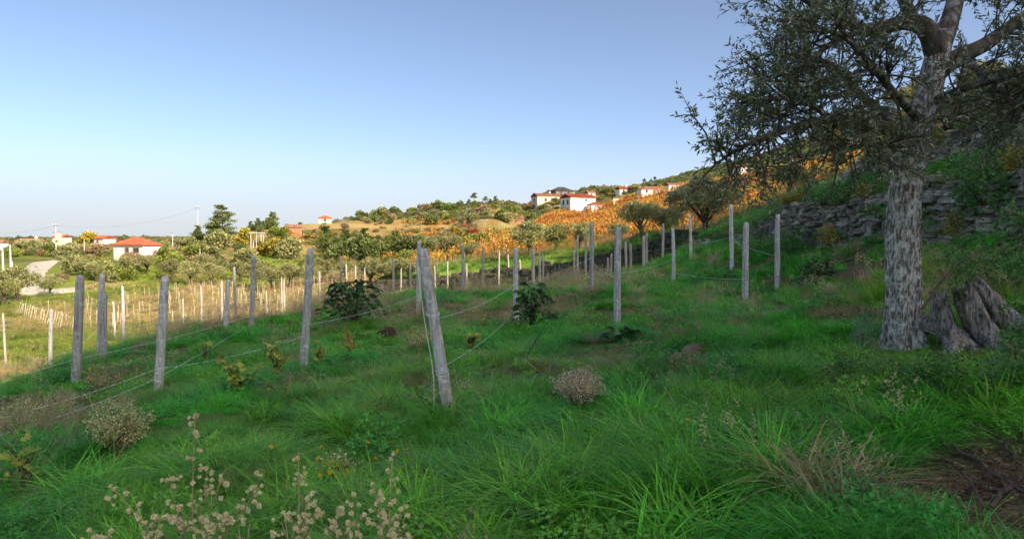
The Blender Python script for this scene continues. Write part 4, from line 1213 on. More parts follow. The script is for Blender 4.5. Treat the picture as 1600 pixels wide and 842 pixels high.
house('house', 48, 386, 235, 7.4, 5, 1.9, R(-8), .9, PLASTER, TILE_O, 'long white house among olives at far left', 'gable', [('f', .2, 1, .7, .8), ('f', .7, 1, .7, .8)], chim=True)
house('house', 2, 383, 235, 2.6, 3, 0.9, R(-8), .8, PLASTER, TILE_O, 'white house cut by the left picture edge', 'gable', [('f', .6, .9, .6, .7)])
house('house', 97, 380, 240, 4, 4, 2.2, R(-10), .8, CREAM, TILE_O, 'cream house beside the transformer pole', 'gable', [('f', .5, 1.1, .7, .8)])
house('house', 164, 382, 235, 5.0, 4.5, 2.1, R(-25), .9, PLASTER, TILE, 'white house with red roof left of the farm hut', 'gable', [('f', .4, 1.1, .7, .8), ('l', .5, 1.1, .7, .8)])
house('shed', 459, 361, 178, 4.0, 2.4, 1.1, R(18), .5, BRICKW, TILE_O, 'raw brick shed with a dark doorway on the hillside', 'gable', [], door=('l', .5, 2.2, 1.5))
house('house', 508, 348, 222, 4.0, 4, 1.5, R(14), .7, CREAM, TILE, 'small ridge house with red roof half hidden by bushes', 'hip', [('f', .5, .8, .6, .6)])

# open shelter on posts
p = hit(402, 388)[0]
e = empty('shelter', tuple(p)); tag(e, 'open shelter with flat roof on thin posts on the hillside', 'shelter')
s = p[1] / F
mb = MB(); box(mb, (0, 0, 24 * s), (20 * s, 14 * s, 1.6 * s)); mb.build('roof', CONC, e)
for dx in (-8, 8):
    for dy in (-5, 5):
        mb = MB(); tube(mb, [(dx * s, dy * s, -.5), (dx * s, dy * s, 24 * s)], 0.10, 6); mb.build('post', CONC, e)

# ------------------------------------------------------------------ utility poles and cables
def pole(u, v, top_v, label, d=None, rad=0.14, arm=True, extra=None):
    p = hit(u, v)[0] if d is None else np.array([(u - 800) / F * d, d, H((u - 800) / F * d, d)])
    hgt = P(u, top_v, p[1])[2] - p[2]
    e = empty('utility_pole', tuple(p)); tag(e, label, 'utility pole', 'utility poles')
    mb = MB(); tube(mb, [(0, 0, -.5), (0, 0, hgt * .5), (0, 0, hgt)], [rad * 1.25, rad, rad * .7], 8); mb.build('shaft', CONC, e)
    if arm:
        mb = MB(); box(mb, (0, -0.1, hgt * .94), (hgt * .16, .1, .1)); mb.build('crossarm', DARKMETAL, e)
        for dx in (-.07, 0, .07):
            mb = MB(); tube(mb, [(dx * hgt, -.1, hgt * .94), (dx * hgt, -.1, hgt * .96), (dx * hgt, -.1, hgt * .985)], [.05, .08, .04], 6); mb.build('insulator', CONC, e)
    if extra:
        mb = MB(); box(mb, (0.7, -0.2, hgt * .62), (1.1, .8, 1.6)); box(mb, (0.7, -0.2, hgt * .62 + 0.9), (0.8, .5, .25)); mb.build('transformer', CONC, e)
        mb = MB(); box(mb, (0.4, 0, hgt * .75), (2.0, .12, .12)); mb.build('bracket', DARKMETAL, e)
    return p + np.array([0, 0, hgt * .94])
pa = pole(310, 372, 322, 'tall thin pole beside the dark conifer', d=170, rad=.12)
pb = pole(88, 401, 349, 'tall pole carrying a white transformer at far left', d=160, rad=.13, extra=True)
pole(5, 428, 387, 'nearest left pole of the pair beside the road', rad=.16, arm=False)
pole(17, 426, 382, 'leaning right pole of the pair beside the road', rad=.14, arm=False)
pole(20, 439, 408, 'short thin pole at the road edge', rad=.07, arm=False)
pole(132, 400, 375, 'thin pole left of the farm hut', rad=.1, arm=False)
pole(270, 392, 362, 'thin pole right of the farm hut', d=150, rad=.09)
pole(313, 419, 388, 'slim pole on the hillside above the pale olives', rad=.07, arm=False)
pole(401, 395, 362, 'slim pole in front of the open shelter', rad=.07, arm=False)
pc = pole(930, 0, 297, 'thin pole beside the hilltop village', d=300, rad=.12)
pole(939, 0, 300, 'second thin pole of the hilltop village', d=305, rad=.1)
def cable(a, b, sag, label):
    s = np.linspace(0, 1, 40); q = a + (b - a) * s[:, None]; q[:, 2] -= sag * 4 * s * (1 - s)
    mb = MB(); tube(mb, q - a, 0.013, 4, cap=False); tag(mb.build('power_cable', DARKMETAL, loc=tuple(a)), label, 'cable')
cable(pb, pa, 2.0, 'sagging power cable between the transformer pole and the tall thin pole')
cable(pb, P(-60, 361, 170), 1.2, 'power cable from the transformer pole out of the left edge')
ordinal_labels('pale olives beyond the young vineyard', 'pale sunlit olive from the left in the row beyond the stakes')
for _k in GL: ordinal_labels(_k + ' hillside bushes', GL[_k].replace(' on the', ' from the left on the'))

# ------------------------------------------------------------------ grass and weeds (stuff, instanced tufts)
def blades_mb(mb, r, n, spread, h, wd, bend, nseg=3, lean=0.25, col=(1, 1, 1), jit=0.25):
    a = r.uniform(0, 2 * math.pi, n); q = spread * np.sqrt(r.uniform(size=n))
    base = np.stack([q * np.cos(a), q * np.sin(a), np.full(n, -0.03)], -1)
    az = a + r.normal(size=n) * 0.9
    hd = np.stack([np.cos(az), np.sin(az), 0 * az], -1)
    hh = r.uniform(h[0], h[1], n)[:, None]; bb = r.uniform(bend[0], bend[1], n)[:, None]; ww = (wd * r.uniform(0.7, 1.3, n))[:, None]
    side = np.stack([-np.sin(az + r.normal(size=n) * .5), np.cos(az), 0 * az], -1)
    rows = []
    for k in range(nseg + 1):
        s = k / nseg
        c = base + hd * hh * (lean * s + bb * s * s) + np.array([0, 0, 1.0]) * hh * (s - 0.45 * bb * s * s * s)
        wk = ww * (1 - s) ** 0.7 if k < nseg else 0
        rows += [c - side * wk, c + side * wk] if k < nseg else [c]
    V = np.stack(rows, 1)
    m = V.shape[1]; o = (np.arange(n) * m)[:, None]
    Q = np.concatenate([o + np.array([[2 * k, 2 * k + 1, 2 * k + 3, 2 * k + 2]]) for k in range(nseg - 1)]) if nseg > 1 else None
    T = o + np.array([[2 * nseg - 2, 2 * nseg - 1, 2 * nseg]])
    c = np.asarray(col) * (1 + r.uniform(-jit, jit, (n, 1)))
    mb.add(V.reshape(-1, 3), Q, T, np.repeat(np.clip(c, 0, 6), m, 0))

PROTO = bpy.data.collections.new('tuft_shapes')     # shapes only, not part of the scene
def proto_obj(col, name, mb, mat):
    o = bpy.data.objects.new(name, mb.mesh(name, mat)); col.objects.link(o); return o
def patch_mb(r, n_tuft, n_blade, spread, h, wd, bend, nseg, lean, jit, straw=False):
    """a hand's breadth of turf: several tufts of differing height and shade side by side"""
    mb = MB()
    for k in range(n_tuft):
        t = MB(); f = r.uniform(.6, 1.2)
        blades_mb(t, r, n_blade, 0.065, (h[0] * f, h[1] * f), wd, bend, nseg, lean, col=np.array([1, 1, 1.0]) * r.uniform(.75, 1.2) * np.array([r.uniform(.75, 1.2), 1, r.uniform(.75, 1.2)]), jit=jit)
        if straw: blades_mb(t, r, max(1, n_blade // 18), 0.07, (h[0] * f, h[1] * f * 1.1), wd * .8, (.2, 1.3), nseg, .6, col=np.array([2.0, 0.95, 2.0]), jit=.3)
        a, q = r.uniform(0, 6.28), spread * math.sqrt(r.uniform())
        for i in range(len(t.v)): mb.v.append(t.v[i] + (q * math.cos(a), q * math.sin(a), 0)); mb.c.append(t.c[i])
        if t.q: mb.q += [x + mb.n for x in t.q]
        mb.t += [x + mb.n for x in t.t]; mb.n += t.n
    return mb
r = np.random.default_rng(31)
for k in range(4): proto_obj(PROTO, f'tuft_{k:02d}', patch_mb(r, 11, 30, 0.24, (0.13, 0.30), 0.0034, (0.25, 1.1), 3, 0.38, 0.40, True), GRASS)
for k in range(4, 6): proto_obj(PROTO, f'tuft_{k:02d}', patch_mb(r, 8, 26, 0.22, (0.24, 0.46), 0.0056, (0.35, 1.2), 5, 0.32, 0.45, True), GRASS)
proto_obj(PROTO, 'tuft_06', patch_mb(r, 12, 26, 0.25, (0.05, 0.13), 0.0034, (0.1, 0.8), 2, 0.4, 0.4), GRASS)
for k in range(7, 9):
    mb = patch_mb(r, 7, 16, 0.24, (0.2, 0.48), 0.0017, (0.05, 0.45), 3, 0.3, 0.3)
    for q_ in range(16):
        a = r.uniform(0, 6.28); q = r.uniform(.05, .28); t = np.array([math.cos(a) * q, math.sin(a) * q, r.uniform(.3, .46)])
        n = 8; kites(mb, t + r.normal(size=(n, 3)) * np.array([.008, .008, .04]), rand_dirs(r, n) + np.array([0, 0, 1]), rand_dirs(r, n), np.full(n, .03), np.full(n, .005), np.full((n, 3), 1.1))
    proto_obj(PROTO, f'tuft_{k:02d}', mb, GRASS)
mb = MB()                                     # 09: rosettes of broad leaves
for q_ in range(5):
    n = 9; a = np.linspace(0, 6.28, n, endpoint=False) + r.normal(size=n) * .2; o_ = r.normal(size=3) * np.array([.14, .14, 0])
    kites(mb, np.zeros((n, 3)) + (0, 0, .01) + o_, np.stack([np.cos(a), np.sin(a), r.uniform(.25, .9, n)], -1), np.tile((0, 0, 1.0), (n, 1)) + r.normal(size=(n, 3)) * .2, r.uniform(.06, .15, n), r.uniform(.016, .028, n), np.ones((n, 3)) * r.uniform(.7, 1.2, (n, 1)))
proto_obj(PROTO, 'tuft_09', mb, GRASS)
mb = MB()                                     # 10: small-leaved weeds
for q_ in range(7):
    n = 46; o_ = r.normal(size=3) * np.array([.13, .13, 0])
    p = r.normal(size=(n, 3)) * np.array([.06, .06, 0]) + np.stack([0 * np.arange(n), 0 * np.arange(n), r.uniform(0.01, .22, n)], -1) + o_
    kites(mb, p, rand_dirs(r, n) + (0, 0, .2), rand_dirs(r, n) * .5 + (0, 0, 1), r.uniform(.022, .048, n), r.uniform(.009, .017, n), np.ones((n, 3)) * r.uniform(.7, 1.25, (n, 1)))
    for e_ in p[::8]: tube(mb, [o_ + (0, 0, -.02), (o_ + e_) / 2, e_], [.003, .003, .002], 3, (0.9, .6, .6), cap=False)
proto_obj(PROTO, 'tuft_10', mb, GRASS)
proto_obj(PROTO, 'tuft_11', patch_mb(r, 9, 16, 0.26, (0.10, 0.27), 0.0075, (0.1, 0.8), 2, 0.35, 0.3), GRASS)      # coarse, for the distance

def gn_scatter(name, pts, rot, scl, idx, icol, coll, kind='stuff'):
    me = bpy.data.meshes.new(name)
    n = len(pts)
    me.vertices.add(n); me.vertices.foreach_set('co', np.asarray(pts, np.float32).ravel())
    for nm, tp, key, val in (('rot', 'FLOAT_VECTOR', 'vector', rot), ('scl', 'FLOAT_VECTOR', 'vector', scl), ('idx', 'INT', 'value', idx)):
        a = me.attributes.new(nm, tp, 'POINT'); a.data.foreach_set(key, np.asarray(val, np.int32 if tp == 'INT' else np.float32).ravel())
    a = me.attributes.new('icol', 'FLOAT_COLOR', 'POINT'); a.data.foreach_set('color', np.concatenate([np.clip(icol, 0, 1), np.ones((n, 1))], 1).astype(np.float32).ravel())
    o = bpy.data.objects.new(name, me); COL.objects.link(o)
    ng = bpy.data.node_groups.new(name + '_scatter', 'GeometryNodeTree')
    ng.interface.new_socket('Geometry', in_out='INPUT', socket_type='NodeSocketGeometry'); ng.interface.new_socket('Geometry', in_out='OUTPUT', socket_type='NodeSocketGeometry')
    N, Lk = ng.nodes, ng.links
    gi, go = N.new('NodeGroupInput'), N.new('NodeGroupOutput')
    ci = N.new('GeometryNodeCollectionInfo'); ci.inputs['Collection'].default_value = coll; ci.inputs['Separate Children'].default_value = True; ci.inputs['Reset Children'].default_value = True
    ip = N.new('GeometryNodeInstanceOnPoints'); ip.inputs['Pick Instance'].default_value = True
    def at(nm, tp):
        q = N.new('GeometryNodeInputNamedAttribute'); q.data_type = tp; q.inputs['Name'].default_value = nm; return q.outputs['Attribute']
    Lk.new(gi.outputs[0], ip.inputs['Points']); Lk.new(ci.outputs[0], ip.inputs['Instance'])
    Lk.new(at('idx', 'INT'), ip.inputs['Instance Index']); Lk.new(at('rot', 'FLOAT_VECTOR'), ip.inputs['Rotation']); Lk.new(at('scl', 'FLOAT_VECTOR'), ip.inputs['Scale'])
    Lk.new(ip.outputs[0], go.inputs[0])
    md = o.modifiers.new('scatter', 'NODES'); md.node_group = ng
    o['kind'] = kind
    return o

def surf_rot(x, y, r, amt=0.6):
    e = 0.15
    gx_ = (H(x + e, y) - H(x - e, y)) / (2 * e); gy_ = (H(x, y + e) - H(x, y - e)) / (2 * e)
    return np.stack([np.clip(np.arctan(gy_) * amt, -.5, .5), np.clip(-np.arctan(gx_) * amt, -.5, .5), 0 * x], -1)

G_LUSH = np.array([0.115, 0.50, 0.045]); G_BLUE = np.array([0.09, 0.41, 0.085]); G_YEL = np.array([0.24, 0.54, 0.055]); G_DRY = np.array([0.54, 0.45, 0.25]); G_RED = np.array([0.35, 0.25, 0.14]); G_DARK = np.array([0.09, 0.34, 0.055])
r = np.random.default_rng(41)
# --- near field
M_ = 60000
d = np.sqrt(r.uniform(1.2 ** 2, 35 ** 2, M_)); t = r.uniform(-0.88, 0.88, M_)
y = d; x = t * d
DENS0 = 24
dens = DENS0 * np.minimum(1, (5.5 / d) ** 0.75)
samp = M_ / (0.5 * 1.76 * (35 ** 2 - 1.2 ** 2))
keep = r.uniform(size=M_) < dens / samp
x, y, d = x[keep], y[keep], d[keep]
inwall = (np.abs(x - wall_line(y)) < 0.30) & (y > 4)
dry = dryness(x, y)
clump = fbm(x * 1.3, y * 1.3, 6.0, 3)
bare = bare_earth(x, y) * 1.3
prob = (0.5 + 0.5 * sstep(clump, 0.38, 0.54)) * (1 - 0.62 * dry) * (1 - 0.93 * np.clip(bare, 0, 1))
keep = (r.uniform(size=len(x)) < prob) & ~inwall & (d < 34)
x, y, d, dry, clump = x[keep], y[keep], d[keep], dry[keep], clump[keep]
n = len(x)
pn = fbm(x * 0.5, y * 0.5, 11.0, 3); pn2 = fbm(x * 0.9 + 5, y * 0.9, 14.0, 3); hn = fbm(x * 0.8, y * 0.8 + 30, 2.5, 3)
right = sstep(x, 6.6, 8.0)
idx = r.choice([0, 1, 2, 3], n)
lushzone = np.exp(-(((x - 0.9) / 2.0) ** 2 + ((y - 4.2) / 1.3) ** 2)) + 0.7 * np.exp(-(((x + 2.2) / 2.0) ** 2 + ((y - 6.0) / 1.2) ** 2))
idx = np.where(r.uniform(size=n) < 0.9 * np.clip(lushzone, 0, 1) * sstep(hn, 0.36, 0.50), r.choice([4, 5], n), idx)
idx = np.where(((hn < 0.44) & (r.uniform(size=n) < 0.75)) | (fbm(x * 1.1 + 9, y * 1.1, 33.0, 3) > 0.62), 6, idx)
idx = np.where(r.uniform(size=n) < dry * 0.75 + .03, r.choice([7, 8], n), idx)
idx = np.where(r.uniform(size=n) < 0.09 + 0.16 * right + 0.10 * sstep(pn2, .55, .65), r.choice([9, 10, 10], n), idx)
idx = np.where((d > 20) & (r.uniform(size=n) < 0.5), np.where(dry > .4, 7, 11), idx)
sz = (0.60 + 0.75 * hn) * (0.8 + 0.45 * sstep(d, 10, 30)) * r.uniform(0.75, 1.25, n)
col = lerp(lerp(np.tile(G_LUSH, (n, 1)), G_YEL, sstep(pn, 0.48, 0.66) * 0.8), G_BLUE, sstep(pn2, 0.52, 0.66) * 0.65)
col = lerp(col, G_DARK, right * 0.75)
dsel = r.uniform(size=n) < dry * 0.7 + 0.03
col = np.where(dsel[:, None], lerp(np.tile(G_DRY, (n, 1)), G_RED, r.uniform(size=n) * 0.8), col)
col = np.where(((idx == 7) | (idx == 8))[:, None], lerp(np.tile(G_DRY, (n, 1)), G_RED, r.uniform(size=n) ** 2 * 0.7), col)
col = col * r.uniform(0.75, 1.25, (n, 1))
rot = surf_rot(x, y, r, 0.5); rot[:, 2] = r.uniform(0, 6.28, n); rot[:, :2] += r.normal(size=(n, 2)) * 0.10
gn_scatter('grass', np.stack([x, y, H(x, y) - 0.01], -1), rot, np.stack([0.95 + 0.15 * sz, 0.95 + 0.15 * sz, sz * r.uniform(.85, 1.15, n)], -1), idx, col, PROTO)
bpy.data.objects['grass']['label'] = 'green meadow grass and weeds of the near field'
print('grass tufts', n)
# --- lower field, slopes and meadows further off
M_ = 30000
d = np.sqrt(r.uniform(24 ** 2, 130 ** 2, M_)); t = r.uniform(-0.85, 0.7, M_); y = d; x = t * d
keep = r.uniform(size=M_) < np.minimum(1, (40 / d) ** 1.0) * (0.35 + 0.65 * sstep(fbm(x * .4, y * .4, 3, 3), .38, .6))
keep &= (near_field(x, y) < 0.4) & (vineyard_mask(x, y) < 0.9) & ~((x > 6) & (y < 34))
x, y, d = x[keep], y[keep], d[keep]; n = len(x)
cc = cover(x, y, H(x, y)) * 1.35
uu, vv, _ = project(np.stack([x, y, H(x, y)], -1))
onroad = (uu > -60) & (uu < 130) & (vv > 405) & (vv < 462) & (d > 70)
idx = np.where(r.uniform(size=n) < 0.35, 7, 11)
sz = r.uniform(0.9, 1.9, n) * (1 + d / 150)
rot = np.stack([r.normal(size=n) * .1, r.normal(size=n) * .1, r.uniform(0, 6.28, n)], -1)
col = cc * r.uniform(.7, 1.3, (n, 1))
s_ = ~onroad
gn_scatter('meadow_grass', np.stack([x, y, H(x, y) - 0.02], -1)[s_], rot[s_], np.stack([sz, sz, sz], -1)[s_], idx[s_], col[s_], PROTO)
bpy.data.objects['meadow_grass']['label'] = 'sunlit and dry meadow grass of the lower fields'
# --- low scrub covering the hills
SCR = bpy.data.collections.new('scrub_shapes')
for k in range(4):
    rr = np.random.default_rng(70 + k)
    lobes = [((rr.uniform(-.6, .6), rr.uniform(-.6, .6), rr.uniform(.1, .45)), (rr.uniform(.3, .6), rr.uniform(.3, .6), rr.uniform(.25, .45))) for _ in range(5)]
    proto_obj(SCR, f'scrub_{k}', crown_mb(70 + k, 420, lobes, 0.22, 0.33, [(1, 1, 1), (1.2, 1.2, 1.1), (.8, .85, .8)], [1, 1, 1], gap=0.2), GRASS)
M_ = 26000
d = np.sqrt(r.uniform(95 ** 2, 560 ** 2, M_)); t = r.uniform(-0.85, 0.62, M_); y = d; x = t * d
cl = fbm(x * .05, y * .05, 4, 3)
hill_hi = sstep(y, 300, 350) * sstep(x, 10, 60)
wood = sstep(y, 225, 250) * sstep(x, -60, -30) * (1 - sstep(x, 30, 60))
keep = (r.uniform(size=M_) < np.minimum(1, 0.06 + 0.85 * np.maximum(hill_hi, wood) + 0.30 * sstep(cl, .50, .6))) & (vineyard_mask(x, y) < 0.05)
u_, v_, _ = project(np.stack([x, y, H(x, y)], -1))
keep &= ~((u_ > -60) & (u_ < 140) & (v_ > 404) & (v_ < 462)) & ~((u_ > 170) & (u_ < 260) & (y < 112))
x, y, d, cl, hill_hi = x[keep], y[keep], d[keep], cl[keep], hill_hi[keep]; n = len(x)
pal = np.array([(0.17, 0.20, 0.055), (0.24, 0.25, 0.10), (0.30, 0.24, 0.10), (0.12, 0.15, 0.05), (0.30, 0.30, 0.17), (0.34, 0.17, 0.06)])
ci = np.where(hill_hi > .5, r.choice([0, 3, 3, 1], n), r.choice(6, n, p=[.26, .24, .14, .14, .14, .08]))
sz = r.uniform(0.5, 1.5, n) * (0.75 + d / 330)
rot = np.stack([0 * x, 0 * x, r.uniform(0, 6.28, n)], -1)
gn_scatter('hill_scrub', np.stack([x, y, H(x, y) - 0.05], -1), rot, np.stack([sz, sz, sz * r.uniform(.7, 1.2, n)], -1), r.integers(0, 4, n), pal[ci] * r.uniform(.8, 1.2, (n, 1)), SCR)
bpy.data.objects['hill_scrub']['label'] = 'low scrub and heath covering the background hills'
print('scrub', n)

# ------------------------------------------------------------------ the big olive tree on the right
tb_ = P(1410, 540, 6.8); tb_[2] = H(tb_[0], tb_[1]) - 0.05
TREE = empty('olive_tree', tuple(tb_)); tag(TREE, 'big old olive tree with pale lichen-covered trunk in the right foreground', 'olive tree')
def UV(*rows): return np.array([P(u, v, d) for u, v, d in rows]) - tb_

def bark_tube(mb, pts, rad, ns, rings, seed, amp=0.10, flare=None):
    c = curve_pts(pts, rings); L = np.concatenate([[0], np.cumsum(np.linalg.norm(np.diff(c, axis=0), axis=1))])
    rr = np.interp(np.linspace(0, 1, rings), np.linspace(0, 1, len(rad)), rad)
    t, N, B = frames(c)
    th = np.arange(ns) * 2 * math.pi / ns
    cx, sx = np.cos(th)[None], np.sin(th)[None]; z = L[:, None]
    k = 1.0 / max(rad[0], 0.05)
    ridge = 1 - 2 * np.abs(fbm(cx * 2.6 + seed, sx * 2.6, z * 3.2, 3) - 0.5)
    fine = 1 - 2 * np.abs(fbm(cx * 7 + seed, sx * 7 + 3, z * 11, 3) - 0.5)
    lump = fbm(cx * 1.1, sx * 1.1 + seed, z * 1.7, 2) - 0.5
    R = rr[:, None] * (1 + amp * ((ridge - 0.72) * 1.6 + (fine - 0.75) * 0.9 + lump * 1.8))
    if flare is not None:
        lob = 0.5 + 0.5 * np.cos(th * 5 + 0.6)[None] * np.ones_like(z)
        R = R * (1 + flare * np.exp(-z / 0.26) * (0.35 + 0.9 * lob))
    V = (c[:, None] + (cx[..., None] * N[:, None] + sx[..., None] * B[:, None]) * R[..., None]).reshape(-1, 3)
    i, j = np.meshgrid(np.arange(rings - 1), np.arange(ns), indexing='ij'); j2 = (j + 1) % ns
    Q = np.stack([i * ns + j, i * ns + j2, (i + 1) * ns + j2, (i + 1) * ns + j], -1).reshape(-1, 4)
    mb.add(V, Q)
    return c
trunk_pts = UV((1414, 556, 6.8), (1413, 480, 6.8), (1410, 400, 6.8), (1412, 320, 6.8), (1419, 260, 6.8), (1434, 205, 6.8), (1450, 150, 6.8), (1459, 105, 6.8), (1468, 68, 6.8))
mb = MB(); bark_tube(mb, trunk_pts, [0.160, 0.152, 0.146, 0.140, 0.132, 0.128, 0.112, 0.102, 0.088], 84, 230, 3, 0.17, 0.50)
mb.build('trunk', TBARK, TREE, smooth=True)
limbs = [
    (UV((1430, 235, 6.8), (1402, 207, 6.65), (1350, 195, 6.3), (1302, 188, 6.1), (1240, 200, 5.9), (1175, 222, 5.7), (1118, 256, 5.6)), .085, .008),
    (UV((1434, 212, 6.8), (1392, 190, 7.0), (1341, 145, 7.2), (1302, 103, 7.4), (1250, 90, 7.5), (1200, 85, 7.6)), .065, .008),
    (UV((1464, 86, 6.8), (1450, 50, 6.75), (1420, 35, 6.7), (1350, 47, 6.5), (1306, 20, 6.4), (1262, 2, 6.3), (1225, -25, 6.2)), .105, .015),
    (UV((1458, 112, 6.8), (1500, 88, 6.9), (1542, 68, 7.0), (1600, 26, 7.1), (1665, -25, 7.2)), .100, .035),
    (UV((1448, 165, 6.8), (1500, 141, 6.5), (1563, 124, 6.2), (1625, 112, 6.0)), .050, .012),
    (UV((1464, 84, 6.8), (1488, 20, 7.0), (1500, -60, 7.3), (1480, -150, 7.4)), .105, .04),
    (UV((1440, 190, 6.8), (1400, 150, 6.3), (1360, 100, 5.9), (1322, 62, 5.7), (1270, 40, 5.6)), .045, .008),
    (UV((1445, 178, 6.9), (1500, 186, 7.3), (1560, 178, 7.6), (1630, 186, 7.8)), .042, .01),
    (UV((1430, 225, 6.7), (1390, 226, 6.2), (1330, 228, 5.9), (1275, 236, 5.8)), .035, .007),
    (UV((1362, 46, 6.5), (1310, 62, 6.3), (1260, 98, 6.2), (1215, 120, 6.1), (1185, 130, 6.0)), .034, .007),
    (UV((1505, 88, 6.9), (1545, 128, 6.4), (1590, 160, 6.1), (1640, 180, 5.9)), .035, .008),
    (UV((1302, 188, 6.1), (1265, 165, 6.0), (1225, 155, 5.9), (1190, 155, 5.8)), .028, .006),
    (UV((1430, 38, 6.7), (1400, -20, 6.9), (1350, -70, 7.1), (1300, -110, 7.2)), .06, .02),
    (UV((1341, 145, 7.2), (1300, 150, 7.0), (1255, 160, 6.8), (1215, 185, 6.7)), .03, .006),
]
r = np.random.default_rng(5)
TWP, TWD, TWL = [], [], []      # twigs: foot, direction, length
bl = MB()
for k, (pts, r0, r1) in enumerate(limbs):
    mb = MB()
    c = bark_tube(mb, pts, np.linspace(r0, r1, 6), 16 if r0 > .05 else 10, 46, 20 + k, 0.13)
    mb.build('limb', OBARK, TREE, smooth=True)
    L = np.concatenate([[0], np.cumsum(np.linalg.norm(np.diff(c, axis=0), axis=1))]); tot = L[-1]
    tg = norm(np.gradient(c, axis=0))
    nb = int(tot * (17 if r0 < .09 else 14))
    for q in range(nb):
        s = tot * (0.20 + 0.80 * r.uniform() ** 0.75)
        p = np.array([np.interp(s, L, c[:, i]) for i in range(3)]); t = np.array([np.interp(s, L, tg[:, i]) for i in range(3)])
        dr = norm(t * 0.55 + rand_dirs(r, 1)[0] * 0.85 + np.array([0, 0, 0.10]))
        ln = r.uniform(0.22, 0.62) * (1.15 - 0.35 * s / tot)
        e1 = p + dr * ln + np.array([0, 0, -0.03 * ln]); m1 = p + dr * ln * 0.5 + r.normal(size=3) * 0.03
        tube(bl, curve_pts([p, m1, e1], 5), np.linspace(.011, .004, 5), 4, cap=False)
        for w_ in range(r.integers(4, 8)):
            f = r.uniform(0.25, 1.0)
            q0 = p + (m1 - p) * min(f * 2, 1) + (e1 - m1) * max(f * 2 - 1, 0)
            dd = norm(dr * 0.7 + rand_dirs(r, 1)[0] * 0.8 + np.array([0, 0, 0.05]))
            TWP.append(q0); TWD.append(dd); TWL.append(r.uniform(0.12, 0.30))
        TWP.append(e1); TWD.append(dr); TWL.append(r.uniform(.15, .3))
TWP, TWD, TWL = np.array(TWP), np.array(TWD), np.array(TWL)
for p, dd, l in zip(TWP, TWD, TWL):
    tube(bl, [p, p + dd * l * .5 + (0, 0, .005), p + dd * l + (0, 0, -.02)], [.0035, .0028, .0015], 3, cap=False)
bl.build('twigs', TWIG, TREE)['kind'] = 'stuff'
per = 14
n = len(TWP) * per
i0 = np.repeat(np.arange(len(TWP)), per); sfr = np.tile((np.arange(per) + 1) / per, len(TWP)) * r.uniform(.9, 1.05, n)
pos = TWP[i0] + TWD[i0] * (TWL[i0] * sfr)[:, None]
sd = norm(np.cross(TWD[i0], rand_dirs(r, n))) * np.where(np.arange(n) % 2, 1, -1)[:, None]
D = norm(TWD[i0] * 0.65 + sd * 0.75 + np.array([0, 0, -0.05]))
OLC = [(0.12, 0.155, 0.07), (0.16, 0.195, 0.10), (0.09, 0.12, 0.05), (0.38, 0.40, 0.31), (0.24, 0.26, 0.10)]
mb = MB()
Lf = r.uniform(0.040, 0.068, n)
kites(mb, pos, D, rand_dirs(r, n), Lf, Lf * 0.145, pick_cols(r, OLC, [3, 3, 1.5, 2.4, .6], n, 0.2))
mb.build('crown', OLEAF, TREE)
print('olive leaves', n)

# ------------------------------------------------------------------ old stump beside it
sb = P(1530, 535, 6.35); sb[2] = H(sb[0], sb[1]) - 0.05
STUMP = empty('tree_stump', tuple(sb)); tag(STUMP, 'split grey weathered olive stump with mossy roots right of the trunk', 'stump')
def SUV(*rows): return np.array([P(u, v, d) for u, v, d in rows]) - sb
def slab(name, pts, ws, ts, seed, mat=DEADWOOD, ns=28, rings=40):
    c = curve_pts(pts, rings); t, N, B = frames(c)
    # width lies across the view, thickness along it
    A = norm(np.cross(t, np.array([0.25, 1.0, 0.0]))); Bv = np.cross(t, A)
    s = np.linspace(0, 1, rings)
    wv = np.interp(s, np.linspace(0, 1, len(ws)), ws); tv = np.interp(s, np.linspace(0, 1, len(ts)), ts)
    th = np.arange(ns) * 2 * math.pi / ns
    ca, sa = np.cos(th), np.sin(th)
    px, py = np.sign(ca) * np.abs(ca) ** .7, np.sign(sa) * np.abs(sa) ** .7
    g = fbm(px[None] * 3 + seed, py[None] * 3, s[:, None] * 1.6, 3) - 0.5
    gr = np.abs(fbm(px[None] * 9 + seed, py[None] * 9, s[:, None] * 2.0, 2) - 0.5)
    k = 1 + 0.9 * g - 0.9 * gr
    V = c[:, None] + A[:, None] * (px[None] * wv[:, None] * k)[..., None] + Bv[:, None] * (py[None] * tv[:, None] * k)[..., None]
    V[-3:] += t[-3:, None] * ((fbm(px * 4 + seed, py * 4, 1.0, 2) - 0.5) * 0.22)[None, :, None]      # broken end
    V = V.reshape(-1, 3)
    i, j = np.meshgrid(np.arange(rings - 1), np.arange(ns), indexing='ij'); j2 = (j + 1) % ns
    Q = np.stack([i * ns + j, i * ns + j2, (i + 1) * ns + j2, (i + 1) * ns + j], -1).reshape(-1, 4)
    V = np.concatenate([V, [c[-1] - t[-1] * 0.015]]); T = [(len(V) - 1, (rings - 1) * ns + a, (rings - 1) * ns + (a + 1) % ns) for a in range(ns)]
    return MB().add(V, Q, T).build(name, mat, STUMP, smooth=True)
slab('wood_block', SUV((1492, 545, 6.45), (1476, 505, 6.42), (1466, 460, 6.4)), [.11, .085, .07], [.10, .08, .06], 1)
slab('wood_slab', SUV((1560, 560, 6.35), (1528, 505, 6.32), (1503, 450, 6.3)), [.14, .11, .085], [.13, .10, .08], 2)
slab('wood_slab', SUV((1600, 560, 6.3), (1563, 492, 6.35), (1527, 442, 6.4)), [.12, .085, .062], [.12, .09, .06], 3)
slab('root', SUV((1560, 490, 6.35), (1600, 508, 6.2), (1650, 535, 6.1), (1690, 570, 6.0)), [.09, .07, .05, .03], [.09, .07, .05, .03], 4)
